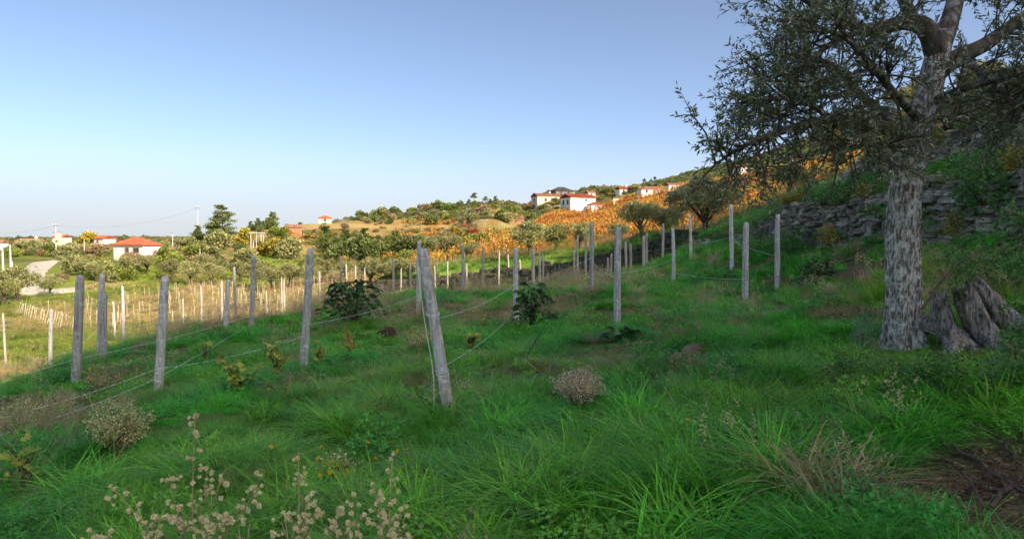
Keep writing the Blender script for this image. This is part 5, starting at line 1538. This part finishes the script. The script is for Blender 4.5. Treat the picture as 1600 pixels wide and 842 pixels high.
slab('root', SUV((1432, 500, 6.75), (1470, 515, 6.5), (1515, 545, 6.3), (1545, 590, 6.1)), [.08, .085, .07, .04], [.08, .08, .07, .05], 5)
slab('root', SUV((1540, 520, 6.3), (1565, 545, 6.1), (1585, 575, 6.0), (1610, 600, 5.9)), [.10, .08, .06, .03], [.09, .07, .05, .03], 6)
slab('root', SUV((1495, 520, 6.4), (1490, 545, 6.25), (1475, 580, 6.1), (1455, 610, 6.0)), [.09, .07, .05, .03], [.09, .06, .05, .03], 7)

# ------------------------------------------------------------------ foreground plants
TANS = [(0.92, 0.78, 0.46), (0.94, 0.84, 0.55), (0.85, 0.68, 0.36), (0.95, 0.90, 0.66)]
def fluff(mb, r, c, rad):
    """a round seed head: a ball of short bristles round a core"""
    n = 34
    d = rand_dirs(r, n)
    kites(mb, c + d * rad * 0.15, d, rand_dirs(r, n), np.full(n, rad * 0.95) * r.uniform(.8, 1.12, n), np.full(n, rad * 0.30), pick_cols(r, TANS, [3, 3, 1, 2], n, .12))
def seed_plant(base_uvd, stems, label, seed, side=3):
    b = P(*base_uvd); b[2] = H(b[0], b[1]) - 0.02
    e = empty('seedhead_plant', tuple(b)); tag(e, label, 'weed', 'dry seedhead plants at the bottom edge')
    r = np.random.default_rng(seed)
    st, hd, lf = MB(), MB(), MB()
    for (u, v, dd) in stems:
        tip = P(u, v, base_uvd[2] + dd) - b
        mid = tip * 0.55 + np.array([0, 0, 0.10]) - np.array([tip[0], tip[1], 0]) * 0.18
        c = curve_pts([(r.normal() * .01, r.normal() * .01, 0), mid, tip], 22)
        tube(st, c, np.linspace(.0045, .0016, 22), 5, (0.55, 0.55, 0.25))
        t = norm(np.gradient(c, axis=0))
        for s in np.linspace(0.42, 0.99, 16):
            i = int(s * 21); p = c[i]
            if r.uniform() < 0.16: continue
            ln = r.uniform(.02, .085) * (1.35 - s)
            q = p + norm(t[i] * 0.9 + rand_dirs(r, 1)[0] * 0.8) * (ln + .012)
            tube(st, [p, (p + q) / 2 + (0, 0, .004), q], [.0018, .0014, .001], 3, (0.36, 0.37, 0.18), cap=False)
            for m in range(r.integers(1, 3)):
                fluff(hd, r, q + r.normal(size=3) * .010, r.uniform(.0075, .0130))
        n = 26; s = r.uniform(.1, .8, n); ii = (s * 21).astype(int)
        kites(lf, c[ii], norm(rand_dirs(r, n) + (0, 0, .4)), rand_dirs(r, n), r.uniform(.02, .05, n), r.uniform(.003, .006, n), pick_cols(r, [(0.22, .27, .10), (.35, .36, .18)], [1, 1], n))
    st.build('stems', LEAF, e); lf.build('leaves', LEAF, e); hd.build('seed_heads', PETAL, e)['kind'] = 'stuff'
seed_plant((300, 1010, 2.75), [(305, 640, .05), (172, 755, -.05), (263, 738, -.1), (325, 725, .05), (350, 735, -.1), (412, 740, 0.0), (398, 770, -.1), (285, 790, -.15), (240, 800, -.1), (360, 800, -.15), (330, 810, -.2), (215, 810, -.1)], 'tall branching weed with round tan seed heads at the bottom left', 1)
seed_plant((470, 1010, 2.8), [(466, 703, 0.0), (480, 765, -.1), (452, 790, -.1), (493, 800, -.1), (440, 815, -.15)], 'upright dry weed with a slim seed spike left of bottom centre', 2)
seed_plant((540, 1010, 2.8), [(550, 782, -.05), (528, 792, -.05), (560, 805, -.1), (510, 815, -.1)], 'short dry weed with tan seed heads between two taller ones', 3)
seed_plant((605, 1010, 2.75), [(613, 718, 0.0), (584, 754, -.05), (625, 800, -.1), (595, 805, -.1), (640, 830, -.1)], 'slim pair of dry seed stalks right of the seed weed cluster', 4)
seed_plant((150, 1040, 2.6), [(148, 828, 0), (170, 835, -.05), (128, 838, 0.05)], 'lowest tan seed heads just above the bottom edge at left', 5)

def dry_bush(u, v, wpx, hpx, label, seed, cols=TANS, n_st=60, dens=26):
    p = hit(u, v)[0]; s = p[1] / F; r = np.random.default_rng(seed)
    e = empty('dry_bush', tuple(p)); tag(e, label, 'dry bush', 'pale dry bushes in the field')
    st, hd = MB(), MB()
    for k in range(n_st):
        a = r.uniform(0, 6.28); q = math.sqrt(r.uniform()) * wpx * s / 2
        tip = np.array([q * math.cos(a), q * math.sin(a) * .8, hpx * s * r.uniform(.55, 1.08) * (1 - 0.35 * (q / (wpx * s / 2)) ** 2)])
        c = curve_pts([tip * [.12, .12, 0] + (0, 0, -.05), tip * [.5, .5, .55], tip], 8)
        tube(st, c, np.linspace(.004, .0015, 8), 3, (0.33, 0.27, 0.17), cap=False)
        m = dens; f = r.uniform(.4, 1, m); i = np.clip((f * 7).astype(int), 0, 7)
        kites(hd, c[i] + r.normal(size=(m, 3)) * .022, rand_dirs(r, m) + (0, 0, .3), rand_dirs(r, m), r.uniform(.012, .028, m), r.uniform(.004, .009, m), pick_cols(r, cols, [3, 3, 2, 2], m))
    st.build('stems', LEAF, e); hd.build('seed_heads', LEAF, e)['kind'] = 'stuff'
PALE = [(0.80, 0.66, 0.48), (0.70, 0.56, 0.40), (0.86, 0.76, 0.60), (0.55, 0.44, 0.3)]
OLVT = [(0.70, 0.63, 0.33), (0.58, 0.54, 0.26), (0.80, 0.72, 0.42), (0.42, 0.42, 0.19)]
dry_bush(905, 634, 98, 72, 'rounded pale pinkish dry bush in the green grass, centre right', 1, PALE, 110, 34)
dry_bush(188, 706, 116, 92, 'yellowish seedy dry bush at lower left', 2, OLVT, 100, 30)
dry_bush(30, 690, 110, 76, 'dry bush beside the left picture edge', 3, OLVT, 90, 26)
dry_bush(652, 548, 64, 44, 'small wispy dry bush behind the leaning post', 4, OLVT, 60)
dry_bush(525, 752, 84, 56, 'thin wispy dry bush with yellow flowers in it', 5, OLVT, 50, 10)
dry_bush(160, 612, 70, 50, 'wispy dry bush between the two big left posts', 6, OLVT, 60, 16)
dry_bush(330, 500, 60, 34, 'brown dry bush left of the red soil posts', 7, [(0.42, .30, .18), (.36, .25, .14), (.5, .38, .22), (.3, .2, .12)], 70, 16)
dry_bush(100, 640, 60, 40, 'low grey dry bush at far left under the wires', 8, OLVT, 50, 16)

def big_leaf(L, W, seed, cols):
    r = np.random.default_rng(seed); m = 5
    mb = MB(); V, C = [], []
    for k in range(m + 1):
        s = k / m; w_ = W * math.sin(math.pi * min(max(s, .02) ** .8, .985)); z = 0.10 * L * math.sin(s * 2.2) - 0.32 * L * s * s; x = L * s * (1 - .12 * s)
        V += [(x, -w_, z + .25 * w_), (x, 0, z), (x, w_, z + .25 * w_)]
    c = pick_cols(r, cols, np.ones(len(cols)), 1)[0]
    Q = []
    for k in range(m):
        a = 3 * k; Q += [(a, a + 3, a + 4, a + 1), (a + 1, a + 4, a + 5, a + 2)]
    return mb.add(V, Q, None, c).mesh('leaf', LEAF, True)
DKL = [(0.05, 0.12, 0.040), (0.07, 0.16, 0.05), (0.045, 0.10, 0.035), (0.10, 0.20, 0.06)]
LEAVES = [big_leaf(1.0, 0.26, k, DKL) for k in range(6)]
def leafy_bush(u, v, wpx, hpx, n, lpx, label, seed):
    p = hit(u, v)[0]; s = p[1] / F; r = np.random.default_rng(seed)
    e = empty('leafy_bush', tuple(p)); tag(e, label, 'bush', 'dark broad-leaved saplings in the field')
    mb = MB()
    for k in range(n):
        a = r.uniform(0, 6.28); q = math.sqrt(r.uniform()) * wpx * s / 2; zz = hpx * s * (0.15 + 0.85 * r.uniform() ** .8)
        q *= math.sqrt(max(0.15, 1 - (zz / (hpx * s * 1.08)) ** 2))
        pos = np.array([q * math.cos(a), q * math.sin(a), zz])
        if k % 5 == 0: tube(mb, curve_pts([(0, 0, -.05), pos * [.4, .4, .6], pos], 6), np.linspace(.010, .004, 6), 4, (.12, .10, .05), cap=False)
        o = bpy.data.objects.new('leaf', LEAVES[k % 6]); COL.objects.link(o); o.parent = e
        o.location = tuple(pos); l = lpx * s * r.uniform(.7, 1.25); o.scale = (l, l, l); o.rotation_euler = (r.normal() * .35, r.uniform(-.5, .55), a + r.normal() * .6)
    mb.build('stems', LEAF, e)
leafy_bush(553, 507, 100, 68, 270, 15, 'wide dark broad-leaved bush between the tall post and the leaning post', 1)
leafy_bush(834, 512, 58, 66, 150, 16, 'dark leafy sapling beside a grey post in the middle', 2)
leafy_bush(1277, 452, 58, 46, 120, 14, 'dark leafy sapling in front of the bank below the wall', 3)
leafy_bush(968, 532, 46, 18, 22, 26, 'low bluish rosette plant at the foot of the sturdy lone post', 4)
leafy_bush(845, 815, 60, 26, 9, 46, 'broad-leaved dock plant in the near grass at bottom centre', 7)
leafy_bush(1065, 552, 30, 16, 9, 18, 'small pale broad-leaved weed beside a field stone', 8)

VINEL = [(0.28, 0.42, 0.08), (0.42, 0.48, 0.09), (0.58, 0.50, 0.09), (0.20, 0.34, 0.07), (0.52, 0.30, 0.08)]
def vine_plant(u, v, wpx, hpx, label, seed, n=60, wts=(3, 3, 1.5, 2, .5)):
    p = hit(u, v)[0]; s = p[1] / F; r = np.random.default_rng(seed)
    e = empty('vine', tuple(p)); tag(e, label, 'vine', 'young vines in the near field')
    st, lf = MB(), MB()
    for k in range(6):
        a = r.uniform(0, 6.28); tip = np.array([math.cos(a) * wpx * s * .5 * r.uniform(.3, 1), math.sin(a) * wpx * s * .4 * r.uniform(.3, 1), hpx * s * r.uniform(.5, 1.05)])
        c = curve_pts([(0, 0, -.05), (0.02 * r.normal(), .02 * r.normal(), hpx * s * .3), tip * [.7, .7, .8], tip], 9)
        tube(st, c, np.linspace(.012, .003, 9), 4, (.16, .10, .06), cap=False)
        for q in range(n // 6):
            b = c[r.integers(2, 9)] + r.normal(size=3) * .035; L = r.uniform(.04, .075)
            nrm = norm(rand_dirs(r, 1)[0] * .7 + np.array([0, -.3, .8])); ax = norm(np.cross(nrm, rand_dirs(r, 1)[0])); sd = np.cross(nrm, ax)
            col = pick_cols(r, VINEL, wts, 1)
            for an in (-1.25, -.6, 0, .6, 1.25):      # five lobes of one leaf
                dv = ax * math.cos(an) + sd * math.sin(an)
                kites(lf, b[None], dv[None], nrm[None], [L * (1 - .18 * abs(an))], [L * .30], col)
    st.build('stems', LEAF, e); lf.build('foliage', LEAF, e)
vine_plant(372, 622, 64, 66, 'young vine with green and yellow leaves between the left big posts', 1, 110)
vine_plant(432, 594, 44, 56, 'young vine with yellow leaves left of the tall leaning-right post', 2, 70, (2, 3, 3, 1, 1))
vine_plant(495, 575, 30, 44, 'young green vine just right of the tall leaning-right post', 3, 50)
vine_plant(548, 562, 26, 46, 'small vine with orange-brown dead leaves', 4, 40, (.3, .5, 1, .3, 4))
vine_plant(672, 655, 46, 46, 'green vine beside the foot of the leaning post', 5, 46, (4, 2, .3, 3, 0))
vine_plant(735, 545, 40, 40, 'low vine right of the leaning post', 6, 46, (3, 2, 1, 3, .5))
vine_plant(926, 452, 34, 26, 'yellowish vine at the foot of the centre-right post', 7, 46, (1, 3, 3, 1, .5))
vine_plant(40, 760, 60, 70, 'green vine shoot at the lower left edge', 8, 46, (4, 2, .3, 3, 0))
vine_plant(320, 560, 50, 26, 'low leafy vine left of the red soil', 9, 40, (3, 2, 1, 3, .5))
vine_plant(755, 520, 30, 30, 'small leafy vine left of the sapling', 10, 30, (3, 2, 1, 3, .5))

# yellow flowers
mbf = []
for k in range(3):
    rr = np.random.default_rng(90 + k); n = 16; hd = MB()
    a = np.linspace(0, 6.28, n, endpoint=False)
    kites(hd, np.tile((0, 0, 0.0), (n, 1)), np.stack([np.cos(a), np.sin(a), .35 + 0 * a], -1), np.tile((0, 0, 1.0), (n, 1)), np.full(n, .016) * rr.uniform(.8, 1.1, n), np.full(n, .0038), pick_cols(rr, [(0.85, .62, .02), (.80, .50, .015)], [2, 1], n, .1))
    n = 10; a = rr.uniform(0, 6.28, n)
    kites(hd, np.tile((0, 0, .001), (n, 1)), np.stack([np.cos(a), np.sin(a), 1 + 0 * a], -1), rand_dirs(rr, n), np.full(n, .008), np.full(n, .003), np.tile((.75, .42, .01), (n, 1)))
    mbf.append(hd.mesh('flower_head', PETAL))
stm = MB(); tube(stm, [(0, 0, -1), (.03, 0, -.5), (0, 0, 0)], [.05, .04, .03], 4, (.14, .25, .06), cap=False)
STEM = stm.mesh('stem', LEAF)
fl = [(503, 697), (514, 682), (508, 722), (497, 715), (521, 719), (528, 727), (535, 722), (500, 741), (515, 737), (543, 734), (424, 697), (416, 702), (610, 690), (622, 703), (575, 690), (638, 700), (130, 580), (137, 590), (141, 576), (148, 584), (125, 585),
      (878, 571), (905, 567), (852, 568), (1150, 505), (1138, 509), (820, 513), (812, 520), (826, 510), (660, 545), (653, 558), (540, 590), (531, 596), (578, 722), (587, 715), (626, 735), (640, 716), (404, 585), (420, 608), (575, 600), (990, 640), (1075, 655), (1000, 500), (150, 640), (143, 648)]
for k, (u, v) in enumerate(fl):
    near = v > 640; dv = 45 if near else 16
    p = hit(u, v + dv)[0]; hgt = dv / F * p[1]
    e = empty('yellow_flower', (p[0], p[1], p[2] + hgt), r.uniform(0, 6), 1.0)
    tag(e, f'small yellow daisy-like flower in the grass', 'flower', 'yellow flowers in the grass')
    s = 1.25 if near else 1.7
    h_ = bpy.data.objects.new('flower_head', mbf[k % 3]); COL.objects.link(h_); h_.parent = e; h_.scale = (s, s, s); h_.rotation_euler = (0.75 + 0.3 * r.normal(), 0.3 * r.normal(), 0)
    h_ = bpy.data.objects.new('stem', STEM); COL.objects.link(h_); h_.parent = e; h_.scale = (.05, .05, hgt + .02)

# ------------------------------------------------------------------ stones, sticks, soil clods
def ico(sub=2):
    import bmesh
    bm = bmesh.new(); bmesh.ops.create_icosphere(bm, subdivisions=sub, radius=1)
    V = np.array([v.co[:] for v in bm.verts]); T = np.array([[v.index for v in f.verts] for f in bm.faces]); bm.free()
    return V, T
IV, IT = ico(3)
def boulder(name, u, v, wpx, hpx, label, cat, seed, mat=ROCK, amp=.5, group=None):
    p = hit(u, v)[0]; s = p[1] / F
    n = fbm(IV[:, 0] * 1.6 + seed * 3.1, IV[:, 1] * 1.6, IV[:, 2] * 1.6, 4) - .5
    V = IV * (1 + amp * n[:, None] * 2); V = np.sign(V) * np.abs(V) ** .85
    V = V * np.array([wpx * s / 2, wpx * s / 2.6, hpx * s * .60]) + np.array([0, 0, hpx * s * .12])
    o = MB().add(V, None, IT).build(name, mat, smooth=False, loc=tuple(p)); o.rotation_euler = (0, 0, seed)
    return tag(o, label, cat, group)
for k, (u, v, w_, h_, lab) in enumerate([(1083, 556, 48, 24, 'large flat brown stone in the grass right of centre'), (1058, 525, 26, 15, 'small brown stone above the large flat stone'), (1003, 527, 22, 12, 'tan stone beside the sturdy lone post'), (1206, 570, 24, 12, 'pale flat stone in the grass left of the big olive'),
                                         (458, 508, 22, 12, 'pale stone on the red soil'), (421, 512, 16, 9, 'small stone on red soil beside the grey post'), (490, 498, 30, 14, 'brown stone at the end of the red soil strip'), (340, 614, 34, 14, 'flat grey stone half hidden in the grass at left'), (526, 470, 20, 9, 'stone left of the dark wide bush'),
                                         (780, 615, 26, 14, 'dark clod in the grass right of the leaning post'), (1240, 560, 30, 10, 'pale slab in the grass near the olive'), (706, 546, 26, 10, 'reddish stone right of the leaning post')]):
    boulder('field_stone', u, v, w_, h_, lab, 'stone', k + 1, group='stones in the near field')
# dark fibrous stump lying in the grass
e0 = hit(608, 534)[0]; s = e0[1] / F
e = empty('old_vine_stump', tuple(e0)); tag(e, 'dark brown rounded old stump lying in the grass in the middle', 'stump')
n = fbm(np.arctan2(IV[:, 1], IV[:, 0]) * 5, IV[:, 2] * .8, 3.0, 3) - .5
V = IV * (1 + .30 * n[:, None]) * np.array([12 * s, 11 * s, 14 * s]) + (0, 0, 10 * s)
MB().add(V, None, IT).build('body', mat_noise('stump_bark', (0.10, 0.062, 0.045), (0.04, 0.026, 0.02), 60, .95, .8, (1, 1, .15)), e, smooth=True)
mb = MB(); tube(mb, curve_pts([(-8 * s, 0, 16 * s), (-14 * s, -.02, 17 * s), (-19 * s, -.02, 13 * s)], 7), np.linspace(.03, .012, 7), 7, rough=.25); mb.build('root', TWIG, e)

def stick(rows, r0, label, lift=0.03):
    c = np.array([P(*q) if len(q) == 3 else hit(*q)[0] + (0, 0, lift) for q in rows]); o0 = c[0].copy()
    mb = MB(); n = 14; cc = curve_pts(c - o0, n) + np.random.default_rng(int(rows[0][0])).normal(size=(n, 3)) * .008
    tube(mb, cc, np.linspace(r0, r0 * .4, n), 6, rough=.2)
    for k in (5, 8, 11):
        a = norm(np.random.default_rng(k + int(rows[0][0])).normal(size=3)) * .12; a[2] = abs(a[2])
        tube(mb, [cc[k], cc[k] + a * .6 + (0, 0, .02), cc[k] + a], [r0 * .45, r0 * .35, r0 * .2], 4)
    tag(mb.build('fallen_branch', TWIG, loc=tuple(o0)), label, 'branch', 'fallen branches')
b_ = hit(819, 562)[0]; stick([(819, 562), (846, 520, b_[1] + .25)], .013, 'dark stick standing slanted in the grass', 0)
stick([(1462, 690), (1510, 715), (1570, 760), (1620, 790)], .016, 'long dark branch lying on bare soil at lower right')
stick([(1440, 725), (1490, 735), (1540, 800)], .012, 'thin curved branch lying on the soil at bottom right')
stick([(1500, 655), (1560, 690), (1600, 745)], .012, 'thin branch on the soil below the stump')
stick([(1550, 800), (1590, 760), (1640, 735)], .012, 'branch crossing the bottom right corner')
stick([(1480, 780), (1530, 770), (1590, 782)], .010, 'short twig on dark soil at bottom right')
stick([(1290, 620), (1340, 655), (1385, 690)], .010, 'twig in the grass below the olive roots')
stick([(1455, 545, 6.0), (1500, 560, 5.9), (1560, 545, 5.9)], .010, 'thin pale twig across the stump roots', 0)
stick([(1440, 480, 6.3), (1490, 420, 6.6), (1560, 380, 7.2), (1610, 365, 7.4)], .012, 'bare twig arching over the stump', 0)
stick([(1245, 415), (1290, 398), (1330, 392)], .03, 'dry branch lying on the bare bank under the wall')
stick([(1290, 425), (1330, 408), (1375, 400)], .025, 'second dry branch on the bare bank left of the trunk')

# dead leaves, clods and bits of twig on the bare soil
rl = np.random.default_rng(8); n = 2600
lx, ly = rl.normal(2.66, .55, n), rl.normal(3.6, .55, n)
lz = H(lx, ly)
mb = MB(); Dl = rand_dirs(rl, n) * np.array([1, 1, .25])
kites(mb, np.stack([lx, ly, lz + rl.uniform(.004, .02, n)], -1), Dl, np.tile((0, 0, 1.0), (n, 1)) + rl.normal(size=(n, 3)) * .35, rl.uniform(.012, .05, n), rl.uniform(.004, .014, n), pick_cols(rl, [(0.20, .12, .06), (.30, .19, .09), (.10, .07, .045), (.42, .30, .14), (.16, .17, .06)], [3, 2, 3, 1, 1], n, .3))
for k in range(170):
    i = rl.integers(n); a = rl.uniform(0, 6.28); l = rl.uniform(.04, .16)
    q = np.array([lx[i], ly[i], lz[i] + .008]); tube(mb, [q, q + (math.cos(a) * l * .5, math.sin(a) * l * .5, .012), q + (math.cos(a) * l, math.sin(a) * l, .004)], [.003, .0028, .0015], 3, (.12, .085, .06), cap=False)
for k in range(120):
    i = rl.integers(n); s_ = rl.uniform(.008, .03)
    V, Q, T = STONES[k % 8]; mb.add(V * s_ * rl.uniform(.7, 1.3, 3) + (lx[i], ly[i], lz[i] + s_ * .25), Q, T, np.array((.17, .11, .07)) * rl.uniform(.6, 1.4))
o = mb.build('leaf_litter', PETAL); o['kind'] = 'stuff'; o['label'] = 'dead leaves, clods and twigs on the bare soil at lower right'

# bushes and brambles on the bank at the right
def near_shrub(seed, cols, n=3200, leaf=0.045, ratio=.36):
    r = np.random.default_rng(seed)
    lobes = [((r.uniform(-.3, .3), r.uniform(-.3, .3), r.uniform(.08, .45)), (r.uniform(.15, .32), r.uniform(.15, .32), r.uniform(.14, .26))) for _ in range(8)]
    cr = crown_mb(seed, n, lobes, leaf, ratio, cols, W4, gap=0.33, gfreq=4.0, shell=.35)
    tb = MB()
    for l in lobes: tube(tb, curve_pts([(0, 0, -.1), np.array(l[0]) * [.6, .6, .5] + r.normal(size=3) * .03, l[0]], 6), np.linspace(.008, .003, 6), 4, cap=False)
    return [('stems', tb.mesh('stems', TWIG)), ('crown', cr.mesh('crown', LEAF))]
NB = [near_shrub(950 + k, [(0.09, .22, .06), (.13, .29, .08), (.19, .34, .09), (.07, .15, .05)], 1500) for k in range(3)]
NYL = near_shrub(960, [(0.40, .34, .07), (.30, .30, .06), (.16, .20, .05), (.35, .22, .06)], 900, .075)
NSV = near_shrub(965, [(0.24, .30, .22), (.18, .25, .17), (.30, .35, .27), (.12, .18, .10)], 1500, .05, .16)
for k, (u, v, wpx, lab) in enumerate([(1560, 445, 120, 'dark bramble on the bank at the right edge, above the stump'), (1600, 400, 130, 'dark bramble cut by the right picture edge'), (1590, 330, 110, 'bramble under the grassy ledge at right'), (1540, 320, 80, 'bramble hanging below the ledge right of the trunk'),
                                      (1480, 345, 60, 'small bramble at the wall foot right of the trunk'), (1450, 620, 110, 'low bramble in front of the olive roots'), (1530, 620, 120, 'low bramble in front of the stump'), (1600, 600, 130, 'bramble right of the stump roots'), (1380, 600, 90, 'leafy weeds left of the olive roots'),
                                      (1330, 590, 70, 'small leafy clump left of the olive trunk base'), (1600, 520, 110, 'bramble behind the stump root'), (1215, 395, 50, 'dark bush at the foot of the wall end'), (1260, 385, 60, 'dark bush under the wall middle'), (1340, 382, 50, 'small bush at the wall foot left of the trunk'), (1180, 400, 50, 'dark bush beside the rightmost post'),
                                      (1400, 680, 80, 'leafy weeds above the bare soil'), (1300, 700, 80, 'leafy clump in the grass right of centre'), (1560, 262, 60, 'weeds on the grassy ledge at right')]):
    tree_at('bramble', NB[k % 3], u, v, wpx, .85, lab, 'bramble', 'brambles on the right bank')
k = 0
rw = np.random.default_rng(4)
for y_ in np.arange(9.2, 27.0, 0.62):
    top = rw.uniform() < 0.55
    zz = Hbase(wall_line(y_) - .3, y_) + wall_rise(y_) * (1.0 if top else rw.uniform(.05, .7))
    k += 1
    place('wall_plant', NB[k % 3] if rw.uniform() < .75 else NYL, (float(wall_line(y_)) + (0.12 if top else -0.16), y_, float(zz) - .05), rw.uniform(0, 6.28), rw.uniform(.45, 1.0), f'{ordinal(k)} leafy plant growing from the long stone wall, counted from the near end', 'plant', 'plants on the stone wall')
tree_at('yellow_shrub', NYL, 1515, 372, 66, .85, 'shrub with yellow leaves on the bank right of the trunk', 'shrub')
tree_at('yellow_shrub', NYL, 1590, 285, 46, .85, 'yellow-leaved shoot at the right edge under the ledge', 'shrub')
tree_at('yellow_shrub', NYL, 1550, 625, 50, .85, 'small plant with yellow-green leaves below the stump', 'shrub')
tree_at('yellow_shrub', NYL, 1490, 240, 60, .85, 'yellow weeds above the upper stone wall', 'shrub')
e = tree_at('silvery_shrub', NSV, 1352, 545, 50, .85, 'upright silvery-leaved weed left of the olive trunk', 'shrub'); e.scale[2] *= 2.0
e = tree_at('silvery_shrub', NSV, 1545, 590, 44, .85, 'silvery shoots growing in front of the stump', 'shrub'); e.scale[2] *= 1.6
ordinal_labels('yellow flowers in the grass', 'small yellow flower from the left in the grass')
